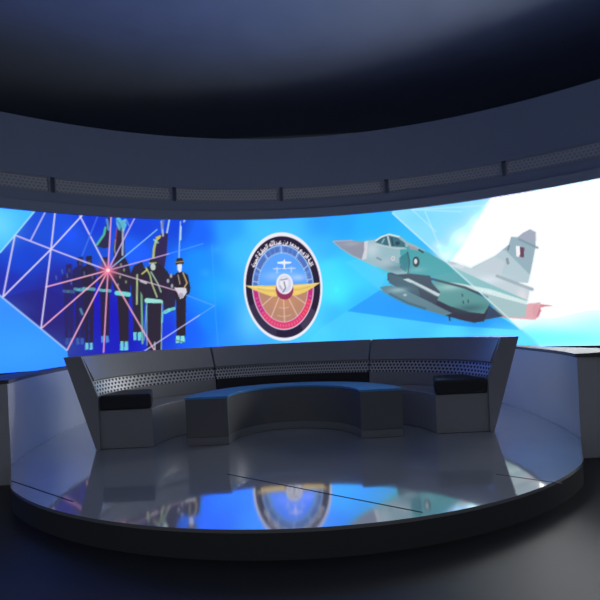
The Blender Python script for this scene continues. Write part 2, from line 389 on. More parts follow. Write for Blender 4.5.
('P',[(2.894,1.293),(2.956,1.328),(3.274,1.464),(3.477,1.615),(3.515,1.736),(3.606,1.716),(3.685,1.775),(3.783,1.815),(3.859,1.757),(3.846,1.535),(3.771,1.188),(3.721,0.99),(3.329,1.058)],(152,178,190),1.0),
('P',[(3.606,1.716),(3.685,1.775),(3.783,1.815),(3.859,1.757),(3.846,1.597)],(165,172,190),1.0),
('L',[(3.625,1.682),(3.872,1.516)],0.0282,(135,150,165),1.0),
('P',[(2.955,1.303),(3.273,1.448),(3.414,1.352),(3.331,1.09)],(185,188,200),0.7),
('P',[(3.579,1.586),(3.635,1.571),(3.625,1.407),(3.575,1.421)],(245,245,248),1.0),
('P',[(3.634,1.566),(3.692,1.54),(3.68,1.388),(3.625,1.407)],(110,68,92),1.0),
('L',[(3.444,1.397),(3.455,1.324)],0.0352,(75,85,95),1.0),
('L',[(3.481,1.598),(3.464,1.537)],0.0282,(110,130,140),0.8),
('P',[(2.466,1.45),(2.623,1.435),(2.895,1.309),(3.29,1.158),(3.746,0.918),(3.695,0.68),(3.03,0.938),(2.5,1.146)],(176,190,202),1.0),
('G',(3.14,1.091),0.2464,0.0704,(215,222,235),0.8),
('L',[(3.289,1.142),(3.772,0.888)],0.0458,(120,138,150),1.0),
('L',[(2.434,1.444),(2.774,1.337)],0.0528,(212,215,225),0.8),
('P',[(3.667,0.667),(3.872,0.679),(3.88,0.544),(3.794,0.417),(3.305,0.483),(3.456,0.665)],(222,128,140),1.0),
('P',[(3.777,0.674),(4.042,0.616),(3.869,0.606)],(220,130,140),1.0),
('G',(3.63,0.795),0.0704,0.1232,(250,220,225),0.6),
('E',(3.813,0.548),0.0528,0.1056,(205,105,120),0.6,0),
('P',[(3.057,0.887),(3.695,0.68),(3.658,0.464),(3.306,0.499),(3.169,0.717)],(130,168,172),1.0),
('P',[(3.153,0.686),(3.349,0.497),(3.128,0.461),(3.009,0.451),(3.104,0.592)],(60,62,85),0.9),
('P',[(2.091,0.974),(2.366,0.972),(2.874,0.819),(3.168,0.701),(3.068,0.431),(2.917,0.415),(2.736,0.465),(2.536,0.534),(2.159,0.673),(1.788,0.823)],(54,52,68),1.0),
('P',[(2.205,1.093),(2.325,1.135),(2.46,1.122),(2.805,0.989),(3.134,0.774),(3.164,0.701),(3.073,0.553),(2.864,0.59),(2.56,0.707),(2.297,0.859)],(96,152,152),1.0),
('G',(2.573,1.023),0.2464,0.0616,(165,205,200),0.8),
('G',(2.867,0.655),0.2464,0.0704,(60,95,105),0.7),
('L',[(2.754,0.893),(2.759,0.857)],0.0194,(45,60,65),0.8),
('L',[(2.842,0.788),(2.846,0.752)],0.0194,(45,60,65),0.8),
('L',[(2.765,0.777),(2.769,0.74)],0.0194,(45,60,65),0.8),
('P',[(1.918,1.499),(2.198,1.542),(2.435,1.47),(2.665,1.331),(3.182,1.023),(3.697,0.727),(3.694,0.665),(3.057,0.887),(2.759,1.009),(2.421,1.135),(2.186,1.272)],(86,162,168),1.0),
('P',[(2.421,1.135),(2.731,1.069),(3.178,0.942),(3.696,0.711),(3.694,0.657),(3.058,0.895),(2.759,1.0)],(205,228,226),1.0),
('L',[(2.231,1.201),(2.805,0.997),(3.129,0.817)],0.0387,(58,62,74),0.9),
('L',[(2.537,0.542),(2.549,0.475)],0.0246,(60,60,80),1.0),
('P',[(1.568,1.337),(1.845,1.351),(2.266,1.249),(2.292,1.112),(2.412,0.952),(2.34,0.755),(1.925,0.917),(1.635,1.143),(1.559,1.217)],(62,66,82),1.0),
('P',[(1.575,1.32),(1.807,1.251),(2.062,1.044),(2.088,0.906),(1.813,1.01),(1.585,1.163)],(70,92,108),0.9),
('P',[(1.421,1.096),(1.515,1.116),(1.628,1.112),(1.814,1.044),(2.167,0.842),(2.586,0.589),(2.474,0.554),(2.159,0.673),(1.885,0.774),(1.674,0.89),(1.51,1.004)],(98,128,142),1.0),
('G',(1.73,1.033),0.1584,0.0458,(160,190,198),0.8),
('L',[(1.593,0.973),(1.886,0.8),(2.16,0.69)],0.0422,(66,96,112),0.7),
('E',(1.843,0.94),0.0317,0.0211,(185,205,210),0.8,0),
('P',[(1.158,1.89),(1.228,1.914),(1.365,1.922),(1.486,1.967),(1.623,1.998),(1.805,1.946),(1.917,1.841),(2.061,1.759),(2.25,1.63),(2.528,1.427),(2.268,1.299),(2.185,1.256),(1.925,1.302),(1.726,1.3),(1.577,1.363),(1.362,1.482),(1.127,1.604)],(152,186,196),1.0),
('P',[(1.795,1.715),(1.946,1.77),(2.25,1.63),(2.559,1.408),(2.662,1.265),(2.297,1.23),(1.925,1.302),(1.802,1.509)],(72,160,168),1.0),
('G',(1.747,1.41),0.2112,0.0704,(90,120,135),0.7),
('G',(1.323,1.755),0.1408,0.1408,(205,215,225),0.8),
('G',(1.534,1.53),0.1584,0.0704,(185,190,205),0.7),
('P',[(0.656,1.943),(0.796,1.951),(0.987,1.937),(1.193,1.899),(1.195,1.765),(1.136,1.594),(0.975,1.684),(0.79,1.82)],(146,146,164),1.0),
('L',[(0.665,1.937),(0.79,1.816),(0.975,1.679),(1.144,1.594),(1.378,1.464)],0.0176,(205,180,200),0.6),
('L',[(0.656,1.95),(0.987,1.941)],0.0211,(205,165,185),0.8),
('G',(0.985,1.885),0.1584,0.044,(172,172,186),0.7),
('P',[(1.193,1.913),(1.262,1.911),(1.222,1.606),(1.136,1.594),(1.192,1.765)],(222,216,224),0.85),
('P',[(1.38,1.881),(1.468,1.934),(1.597,1.983),(1.771,1.924),(1.882,1.819),(1.888,1.75),(1.73,1.773),(1.547,1.815)],(62,108,122),1.0),
('L',[(1.398,1.905),(1.486,1.962),(1.623,1.996),(1.788,1.939)],0.0246,(226,232,238),1.0),
('L',[(1.597,1.974),(1.631,1.799)],0.0282,(190,205,210),1.0),
('L',[(1.662,1.934),(1.681,1.786)],0.0176,(35,60,72),1.0),
('L',[(1.499,1.862),(1.535,1.919)],0.0282,(140,175,185),1.0),
('E',(1.758,1.83),0.0387,0.0317,(40,62,75),0.9,0),
('L',[(1.379,1.846),(1.713,1.748),(1.895,1.724)],0.0194,(196,206,212),0.8),
('P',[(1.931,1.797),(2.06,1.742),(2.106,1.67),(1.96,1.709)],(190,150,160),0.7),
('L',[(2.107,1.687),(2.17,1.638)],0.0282,(40,60,70),1.0),
('P',[(1.772,1.58),(1.908,1.662),(1.934,1.498),(1.877,1.323),(1.781,1.407)],(48,116,128),0.8),
('L',[(1.917,1.662),(1.942,1.497),(1.909,1.312)],0.0264,(50,85,98),0.9),
('G',(2.059,1.351),0.1408,0.0458,(150,190,195),0.5),
('E',(2.049,1.488),0.0563,0.088,(52,52,62),1,-0.1),
('E',(2.043,1.497),0.0264,0.044,(225,230,232),1.0,0),
('E',(1.671,1.58),0.0299,0.0387,(225,225,232),0.9,0),
('E',(1.671,1.58),0.0141,0.0176,(205,110,120),0.8,0),
('L',[(1.402,1.61),(1.468,1.57)],0.0282,(110,130,140),0.8),
('L',[(1.635,1.522),(1.8,1.457)],0.0141,(120,150,160),0.6),
('P',[(1.822,1.207),(1.905,1.221),(2.176,1.061),(2.411,0.918),(2.377,0.878),(2.158,1.02),(1.951,1.138)],(206,216,220),1.0),
('L',[(1.967,1.136),(2.346,0.889)],0.0176,(120,130,140),0.7),
('G',(2.185,1.256),1.056,0.528,(150,212,222),0.2),
('P',[(2.589,1.372),(3.421,1.542),(3.946,0.862),(3.792,0.379),(3.582,0.287)],(238,249,252),0.36),
('L',[(1.698,2.349),(2.589,1.38),(2.992,0.941),(3.588,0.279)],0.0211,(215,245,250),0.75),
('G',(-0.263,1.207),0.8272,1.1264,(110,225,255),0.75),
('G',(-0.852,0.633),0.2816,0.4224,(120,230,255),0.5),
('E',(-0.258,1.203),0.6917,0.9504,(240,238,248),1.0,0),
('E',(-0.258,1.196),0.6547,0.8906,(40,30,56),1.0,0),
('E',(-0.26,1.191),0.5438,0.7498,(176,210,252),1.0,0),
('E',(-0.26,1.189),0.528,0.7304,(96,140,222),1.0,0),
('P',[(-0.215,1.902),(-0.191,1.898),(-0.167,1.893),(-0.144,1.886),(-0.159,1.792),(-0.18,1.797),(-0.2,1.802),(-0.221,1.805)],(84,116,190),1),
('P',[(-0.126,1.88),(-0.103,1.871),(-0.08,1.86),(-0.058,1.848),(-0.085,1.758),(-0.105,1.769),(-0.124,1.778),(-0.144,1.786)],(84,116,190),1),
('P',[(-0.041,1.838),(-0.02,1.823),(0.001,1.807),(0.022,1.789),(-0.017,1.708),(-0.034,1.723),(-0.052,1.737),(-0.071,1.749)],(84,116,190),1),
('P',[(0.059,1.753),(0.106,1.695),(0.148,1.63),(0.184,1.558),(0.213,1.48),(0.148,1.441),(0.123,1.508),(0.092,1.57),(0.056,1.626),(0.015,1.676)],(84,116,190),1),
('P',[(0.226,1.434),(0.241,1.37),(0.251,1.305),(0.256,1.239),(0.186,1.232),(0.181,1.289),(0.172,1.346),(0.16,1.401)],(84,116,190),1),
('P',[(-0.376,1.886),(-0.353,1.893),(-0.329,1.898),(-0.305,1.902),(-0.299,1.805),(-0.32,1.802),(-0.34,1.797),(-0.361,1.792)],(84,116,190),1),
('P',[(-0.462,1.848),(-0.44,1.86),(-0.417,1.871),(-0.394,1.88),(-0.376,1.786),(-0.396,1.778),(-0.415,1.769),(-0.435,1.758)],(84,116,190),1),
('P',[(-0.542,1.789),(-0.521,1.807),(-0.5,1.823),(-0.479,1.838),(-0.449,1.749),(-0.468,1.737),(-0.486,1.723),(-0.503,1.708)],(84,116,190),1),
('P',[(-0.733,1.48),(-0.704,1.558),(-0.668,1.63),(-0.626,1.695),(-0.579,1.753),(-0.535,1.676),(-0.576,1.626),(-0.612,1.57),(-0.643,1.508),(-0.668,1.441)],(84,116,190),1),
('P',[(-0.776,1.239),(-0.771,1.305),(-0.761,1.37),(-0.746,1.434),(-0.68,1.401),(-0.692,1.346),(-0.701,1.289),(-0.706,1.232)],(84,116,190),1),
('P',[(0.268,1.164),(0.261,1.067),(0.244,0.972),(0.219,0.881),(0.185,0.795),(0.143,0.717),(0.094,0.647),(0.039,0.587),(-0.022,0.537),(-0.087,0.499),(-0.155,0.473),(-0.225,0.46),(-0.295,0.46),(-0.365,0.473),(-0.433,0.499),(-0.498,0.537),(-0.559,0.587),(-0.614,0.647),(-0.663,0.717),(-0.705,0.795),(-0.739,0.881),(-0.764,0.972),(-0.781,1.067),(-0.788,1.164),(-0.703,1.168),(-0.697,1.086),(-0.683,1.007),(-0.662,0.93),(-0.634,0.858),(-0.598,0.792),(-0.557,0.734),(-0.511,0.683),(-0.46,0.641),(-0.405,0.609),(-0.348,0.588),(-0.29,0.577),(-0.23,0.577),(-0.172,0.588),(-0.115,0.609),(-0.06,0.641),(-0.009,0.683),(0.037,0.734),(0.078,0.792),(0.114,0.858),(0.142,0.93),(0.163,1.007),(0.177,1.086),(0.183,1.168)],(196,48,128),1),
('P',[(0.144,0.72),(0.095,0.649),(0.04,0.588),(-0.021,0.538),(-0.086,0.499),(-0.154,0.473),(-0.225,0.46),(-0.295,0.46),(-0.366,0.473),(-0.434,0.499),(-0.499,0.538),(-0.56,0.588),(-0.615,0.649),(-0.664,0.72),(-0.6,0.795),(-0.559,0.735),(-0.512,0.684),(-0.461,0.642),(-0.406,0.61),(-0.349,0.588),(-0.29,0.577),(-0.23,0.577),(-0.171,0.588),(-0.114,0.61),(-0.059,0.642),(-0.008,0.684),(0.039,0.735),(0.08,0.795)],(226,64,112),1),
('P',[(0.236,0.939),(0.208,0.852),(0.173,0.77),(0.129,0.696),(0.079,0.629),(0.025,0.719),(0.067,0.775),(0.103,0.837),(0.133,0.906),(0.157,0.979)],(232,60,96),1),
('L',[(0.199,1.019),(0.223,1.01)],0.0158,(240,170,205),0.55),
('L',[(0.184,0.953),(0.207,0.941)],0.0158,(240,170,205),0.55),
('L',[(0.163,0.891),(0.185,0.875)],0.0158,(240,170,205),0.55),
('L',[(0.139,0.831),(0.159,0.812)],0.0158,(240,170,205),0.55),
('L',[(0.109,0.775),(0.128,0.754)],0.0158,(240,170,205),0.55),
('L',[(0.076,0.724),(0.093,0.7)],0.0158,(240,170,205),0.55),
('L',[(0.039,0.678),(0.055,0.652)],0.0158,(240,170,205),0.55),
('L',[(-0.001,0.638),(0.012,0.609)],0.0158,(240,170,205),0.55),
('L',[(-0.044,0.603),(-0.033,0.573)],0.0158,(240,170,205),0.55),
('L',[(-0.09,0.575),(-0.081,0.543)],0.0158,(240,170,205),0.55),
('L',[(-0.137,0.554),(-0.131,0.521)],0.0158,(240,170,205),0.55),
('L',[(-0.186,0.54),(-0.182,0.506)],0.0158,(240,170,205),0.55),
('L',[(-0.235,0.533),(-0.234,0.499)],0.0158,(240,170,205),0.55),
('L',[(-0.285,0.533),(-0.286,0.499)],0.0158,(240,170,205),0.55),
('L',[(-0.334,0.54),(-0.338,0.506)],0.0158,(240,170,205),0.55),
('L',[(-0.383,0.554),(-0.389,0.521)],0.0158,(240,170,205),0.55),
('L',[(-0.43,0.575),(-0.439,0.543)],0.0158,(240,170,205),0.55),
('L',[(-0.476,0.603),(-0.487,0.573)],0.0158,(240,170,205),0.55),
('L',[(-0.519,0.638),(-0.532,0.609)],0.0158,(240,170,205),0.55),
('L',[(-0.559,0.678),(-0.575,0.652)],0.0158,(240,170,205),0.55),
('L',[(-0.596,0.724),(-0.613,0.7)],0.0158,(240,170,205),0.55),
('L',[(-0.629,0.775),(-0.648,0.754)],0.0158,(240,170,205),0.55),
('L',[(-0.659,0.831),(-0.679,0.812)],0.0158,(240,170,205),0.55),
('L',[(-0.683,0.891),(-0.705,0.875)],0.0158,(240,170,205),0.55),
('L',[(-0.704,0.953),(-0.727,0.941)],0.0158,(240,170,205),0.55),
('L',[(-0.719,1.019),(-0.743,1.01)],0.0158,(240,170,205),0.55),
('P',[(-0.693,1.168),(-0.691,1.248),(-0.681,1.327),(-0.664,1.404),(-0.64,1.476),(-0.609,1.544),(-0.571,1.605),(-0.529,1.659),(-0.481,1.704),(-0.429,1.74),(-0.374,1.767),(-0.318,1.783),(-0.26,1.788),(-0.202,1.783),(-0.146,1.767),(-0.091,1.74),(-0.039,1.704),(0.009,1.659),(0.051,1.605),(0.089,1.544),(0.12,1.476),(0.144,1.404),(0.161,1.327),(0.171,1.248),(0.173,1.168),(-0.26,1.189),(-0.26,1.189),(-0.26,1.189),(-0.26,1.189),(-0.26,1.189),(-0.26,1.189),(-0.26,1.189),(-0.26,1.189),(-0.26,1.189),(-0.26,1.189),(-0.26,1.189),(-0.26,1.189),(-0.26,1.189),(-0.26,1.189),(-0.26,1.189),(-0.26,1.189),(-0.26,1.189),(-0.26,1.189),(-0.26,1.189),(-0.26,1.189),(-0.26,1.189),(-0.26,1.189),(-0.26,1.189),(-0.26,1.189),(-0.26,1.189)],(92,164,244),1),
('P',[(0.173,1.21),(0.171,1.13),(0.161,1.051),(0.144,0.974),(0.12,0.902),(0.089,0.834),(0.051,0.773),(0.009,0.719),(-0.039,0.674),(-0.091,0.638),(-0.146,0.611),(-0.202,0.595),(-0.26,0.59),(-0.318,0.595),(-0.374,0.611),(-0.429,0.638),(-0.481,0.674),(-0.529,0.719),(-0.571,0.773),(-0.609,0.834),(-0.64,0.902),(-0.664,0.974),(-0.681,1.051),(-0.691,1.13),(-0.693,1.21),(-0.26,1.189),(-0.26,1.189),(-0.26,1.189),(-0.26,1.189),(-0.26,1.189),(-0.26,1.189),(-0.26,1.189),(-0.26,1.189),(-0.26,1.189),(-0.26,1.189),(-0.26,1.189),(-0.26,1.189),(-0.26,1.189),(-0.26,1.189),(-0.26,1.189),(-0.26,1.189),(-0.26,1.189),(-0.26,1.189),(-0.26,1.189),(-0.26,1.189),(-0.26,1.189),(-0.26,1.189),(-0.26,1.189),(-0.26,1.189),(-0.26,1.189)],(186,136,112),1),
('G',(-0.401,1.391),0.2,0.09,(150,200,250),0.7),
('G',(-0.137,1.402),0.22,0.1,(120,190,252),0.7),
('G',(0.014,1.347),0.15,0.06,(190,215,250),0.7),
('G',(-0.26,0.943),0.24,0.14,(206,146,110),0.8),
('L',[(-0.691,1.189),(-0.704,1.189)],0.0141,(195,222,255),0.9),
('L',[(-0.69,1.231),(-0.702,1.232)],0.0141,(195,222,255),0.9),
('L',[(-0.687,1.272),(-0.699,1.274)],0.0141,(195,222,255),0.9),
('L',[(-0.682,1.313),(-0.694,1.317)],0.0141,(195,222,255),0.9),
('L',[(-0.674,1.353),(-0.686,1.358)],0.0141,(195,222,255),0.9),
('L',[(-0.665,1.393),(-0.677,1.399)],0.0141,(195,222,255),0.9),
('L',[(-0.654,1.432),(-0.665,1.439)],0.0141,(195,222,255),0.9),
('L',[(-0.641,1.469),(-0.652,1.477)],0.0141,(195,222,255),0.9),
('L',[(-0.626,1.505),(-0.636,1.514)],0.0141,(195,222,255),0.9),
('L',[(-0.609,1.54),(-0.619,1.55)],0.0141,(195,222,255),0.9),
('L',[(-0.59,1.572),(-0.6,1.583)],0.0141,(195,222,255),0.9),
('L',[(-0.57,1.603),(-0.579,1.615)],0.0141,(195,222,255),0.9),
('L',[(-0.549,1.632),(-0.557,1.645)],0.0141,(195,222,255),0.9),
('L',[(-0.525,1.659),(-0.533,1.672)],0.0141,(195,222,255),0.9),
('L',[(-0.501,1.684),(-0.508,1.698)],0.0141,(195,222,255),0.9),
('L',[(-0.476,1.706),(-0.482,1.72)],0.0141,(195,222,255),0.9),
('L',[(-0.449,1.725),(-0.454,1.74)],0.0141,(195,222,255),0.9),
('L',[(-0.422,1.742),(-0.426,1.758)],0.0141,(195,222,255),0.9),
('L',[(-0.393,1.756),(-0.397,1.773)],0.0141,(195,222,255),0.9),
('L',[(-0.364,1.768),(-0.367,1.784)],0.0141,(195,222,255),0.9),
('L',[(-0.335,1.776),(-0.337,1.793)],0.0141,(195,222,255),0.9),
('L',[(-0.305,1.782),(-0.306,1.799)],0.0141,(195,222,255),0.9),
('L',[(-0.275,1.785),(-0.275,1.802)],0.0141,(195,222,255),0.9),
('L',[(-0.245,1.785),(-0.245,1.802)],0.0141,(195,222,255),0.9),
('L',[(-0.215,1.782),(-0.214,1.799)],0.0141,(195,222,255),0.9),
('L',[(-0.185,1.776),(-0.183,1.793)],0.0141,(195,222,255),0.9),
('L',[(-0.156,1.768),(-0.153,1.784)],0.0141,(195,222,255),0.9),
('L',[(-0.127,1.756),(-0.123,1.773)],0.0141,(195,222,255),0.9),
('L',[(-0.098,1.742),(-0.094,1.758)],0.0141,(195,222,255),0.9),
('L',[(-0.071,1.725),(-0.066,1.74)],0.0141,(195,222,255),0.9),
('L',[(-0.044,1.706),(-0.038,1.72)],0.0141,(195,222,255),0.9),
('L',[(-0.019,1.684),(-0.012,1.698)],0.0141,(195,222,255),0.9),
('L',[(0.005,1.659),(0.013,1.672)],0.0141,(195,222,255),0.9),
('L',[(0.029,1.632),(0.037,1.645)],0.0141,(195,222,255),0.9),
('L',[(0.05,1.603),(0.059,1.615)],0.0141,(195,222,255),0.9),
('L',[(0.07,1.572),(0.08,1.583)],0.0141,(195,222,255),0.9),
('L',[(0.089,1.54),(0.099,1.55)],0.0141,(195,222,255),0.9),
('L',[(0.106,1.505),(0.116,1.514)],0.0141,(195,222,255),0.9),
('L',[(0.121,1.469),(0.132,1.477)],0.0141,(195,222,255),0.9),
('L',[(0.134,1.432),(0.145,1.439)],0.0141,(195,222,255),0.9),
('L',[(0.145,1.393),(0.157,1.399)],0.0141,(195,222,255),0.9),
('L',[(0.154,1.353),(0.166,1.358)],0.0141,(195,222,255),0.9),
('L',[(0.162,1.313),(0.174,1.317)],0.0141,(195,222,255),0.9),
('L',[(0.167,1.272),(0.179,1.274)],0.0141,(195,222,255),0.9),
('L',[(0.17,1.231),(0.182,1.232)],0.0141,(195,222,255),0.9),
('L',[(-0.693,1.295),(-0.78,1.316)],0.0158,(190,220,255),0.85),
('L',[(-0.641,1.493),(-0.717,1.554)],0.0158,(190,220,255),0.85),
('L',[(-0.506,1.694),(-0.555,1.795)],0.0158,(190,220,255),0.85),
('L',[(-0.26,1.798),(-0.26,1.919)],0.0158,(190,220,255),0.85),
('L',[(-0.014,1.694),(0.035,1.795)],0.0158,(190,220,255),0.85),
('L',[(0.121,1.493),(0.197,1.554)],0.0158,(190,220,255),0.85),
('L',[(0.173,1.295),(0.26,1.316)],0.0158,(190,220,255),0.85),
('L',[(-0.169,1.116),(0.121,0.885)],0.0158,(240,205,190),0.85),
('L',[(-0.204,1.065),(-0.027,0.673)],0.0158,(240,205,190),0.85),
('L',[(-0.26,1.043),(-0.26,0.58)],0.0158,(240,205,190),0.85),
('L',[(-0.316,1.065),(-0.493,0.673)],0.0158,(240,205,190),0.85),
('L',[(-0.351,1.116),(-0.641,0.885)],0.0158,(240,205,190),0.85),
('L',[(-0.211,0.981),(-0.227,0.975),(-0.243,0.971),(-0.26,0.97),(-0.277,0.971),(-0.293,0.975),(-0.309,0.981)],0.012,(240,205,190),0.7),
('L',[(-0.178,0.842),(-0.205,0.832),(-0.232,0.826),(-0.26,0.824),(-0.288,0.826),(-0.315,0.832),(-0.342,0.842)],0.012,(240,205,190),0.7),
('L',[(-0.146,0.703),(-0.183,0.689),(-0.221,0.681),(-0.26,0.678),(-0.299,0.681),(-0.337,0.689),(-0.374,0.703)],0.012,(240,205,190),0.7),
('L',[(0.178,1.189),(0.176,1.126),(0.169,1.063),(0.157,1.002),(0.14,0.942),(0.12,0.886),(0.095,0.833),(0.066,0.783),(0.033,0.738),(-0.002,0.699),(-0.041,0.664),(-0.082,0.635),(-0.125,0.612),(-0.169,0.596),(-0.214,0.586),(-0.26,0.583),(-0.306,0.586),(-0.351,0.596),(-0.395,0.612),(-0.438,0.635),(-0.479,0.664),(-0.518,0.699),(-0.553,0.738),(-0.586,0.783),(-0.615,0.833),(-0.64,0.886),(-0.66,0.942),(-0.677,1.002),(-0.689,1.063),(-0.696,1.126),(-0.698,1.189)],0.014,(246,190,205),0.85),
('L',[(0.272,1.189),(0.269,1.112),(0.26,1.036),(0.246,0.962),(0.226,0.89),(0.2,0.821),(0.17,0.757),(0.135,0.697),(0.096,0.643),(0.052,0.594),(0.006,0.552),(-0.044,0.517),(-0.096,0.49),(-0.149,0.47),(-0.204,0.458),(-0.26,0.454),(-0.316,0.458),(-0.371,0.47),(-0.424,0.49),(-0.476,0.517),(-0.526,0.552),(-0.572,0.594),(-0.616,0.643),(-0.655,0.697),(-0.69,0.757),(-0.72,0.821),(-0.746,0.89),(-0.766,0.962),(-0.78,1.036),(-0.789,1.112),(-0.792,1.189)],0.014,(246,190,205),0.85),
('P',[(-0.933,1.253),(-0.803,1.237),(-0.628,1.235),(-0.364,1.227),(-0.373,1.033),(-0.478,1.041),(-0.599,1.09),(-0.771,1.163)],(236,206,112),1.0),
('P',[(0.41,1.245),(0.236,1.229),(0.077,1.23),(-0.117,1.228),(-0.108,1.039),(-0.002,1.043),(0.124,1.085),(0.268,1.161)],(236,206,112),1.0),
('L',[(-0.7,1.182),(-0.544,1.141),(-0.386,1.131)],0.0158,(214,168,90),0.7),
('L',[(0.216,1.184),(0.056,1.141),(-0.104,1.136)],0.0158,(214,168,90),0.7),
('L',[(-0.873,1.228),(-0.402,1.175)],0.0158,(250,232,160),0.8),
('L',[(0.342,1.233),(-0.083,1.188)],0.0158,(250,232,160),0.8),
('E',(-0.234,1.151),0.1549,0.1795,(150,54,92),1.0,0),
('E',(-0.229,1.247),0.1478,0.1795,(238,236,242),1.0,0),
('E',(-0.229,1.247),0.1162,0.1478,(214,212,232),1.0,0),
('E',(-0.235,1.265),0.0739,0.1056,(236,236,240),1.0,0),
('L',[(-0.289,1.321),(-0.183,1.334)],0.0229,(120,130,170),0.8),
('L',[(-0.238,1.283),(-0.216,1.176),(-0.264,1.108)],0.0246,(110,120,170),0.8),
('L',[(-0.312,1.216),(-0.279,1.161)],0.0211,(150,140,180),0.7),
('P',[(-0.34,1.637),(-0.233,1.645),(-0.214,1.692),(-0.198,1.643),(-0.093,1.63),(-0.094,1.605),(-0.201,1.594),(-0.21,1.533),(-0.178,1.505),(-0.266,1.509),(-0.232,1.534),(-0.236,1.595),(-0.341,1.612)],(238,239,242),1),
('P',[(-0.426,1.53),(-0.361,1.535),(-0.348,1.564),(-0.339,1.535),(-0.274,1.526),(-0.274,1.511),(-0.34,1.504),(-0.346,1.466),(-0.326,1.449),(-0.381,1.451),(-0.36,1.466),(-0.362,1.505),(-0.427,1.515)],(238,239,242),0.6),
('P',[(-0.174,1.527),(-0.108,1.532),(-0.096,1.561),(-0.087,1.531),(-0.021,1.522),(-0.022,1.507),(-0.088,1.5),(-0.094,1.462),(-0.074,1.445),(-0.129,1.447),(-0.107,1.463),(-0.11,1.501),(-0.175,1.512)],(238,239,242),0.6),
('P',[(-0.426,0.331),(-0.51,0.37),(-0.588,0.425),(-0.661,0.494),(-0.725,0.576),(-0.782,0.67),(-0.828,0.774),(-0.864,0.885),(-0.781,0.927),(-0.75,0.831),(-0.71,0.741),(-0.662,0.66),(-0.606,0.589),(-0.543,0.53),(-0.475,0.482),(-0.403,0.448)],(70,64,92),0.5),
('P',[(0.296,0.745),(0.25,0.648),(0.194,0.561),(0.131,0.484),(0.061,0.419),(0.017,0.525),(0.077,0.581),(0.132,0.647),(0.18,0.722),(0.22,0.806)],(96,88,110),0.5),
]
BACK = [(-4.369,1.652,25,70,215),(-4.092,2.121,30,80,220),(-4.51,1.279,35,50,180),(-4.271,0.91,40,35,130),(-3.885,0.596,45,35,120),(-3.859,1.212,40,40,150),(-3.685,2.073,30,85,235),(-3.262,1.855,25,80,220),(-3.317,2.302,25,60,215),(-2.807,1.869,30,100,240),(-2.632,2.288,25,70,225),(-3.443,1.055,35,25,190),(-3.162,0.728,30,25,190),(-2.311,0.53,30,60,225),(-1.9,0.512,25,100,245),(-2.068,2.305,20,70,225),(-1.658,2.139,25,102,235),(-1.677,1.708,25,142,250),(-1.446,1.185,25,162,255),(-1.555,0.669,20,132,250),(-1.229,0.307,37,141,246),(-1.14,2.224,37,156,245),(-0.983,1.871,47,181,246),(-0.613,2.302,52,186,246),(-0.084,2.318,52,181,245),(0.442,2.255,37,156,235),(0.51,1.811,47,176,245),(0.792,2.232,37,166,240),(1.309,2.191,42,181,245),(1.098,1.335,57,206,246),(0.652,1.098,62,236,246),(0.581,1.454,57,221,246),(1.078,0.899,47,181,245),(0.544,0.664,47,181,245),(0.353,0.32,57,206,246),(1.74,0.516,57,186,240),(1.392,0.273,67,206,240),(2.541,0.275,82,221,245),(3.296,0.275,102,231,245),(1.447,1.485,67,206,245),(1.748,0.688,47,166,240),(-3.025,0.398,30,30,190),(2.399,0.65,32,146,225),(3.012,0.532,32,146,225)]
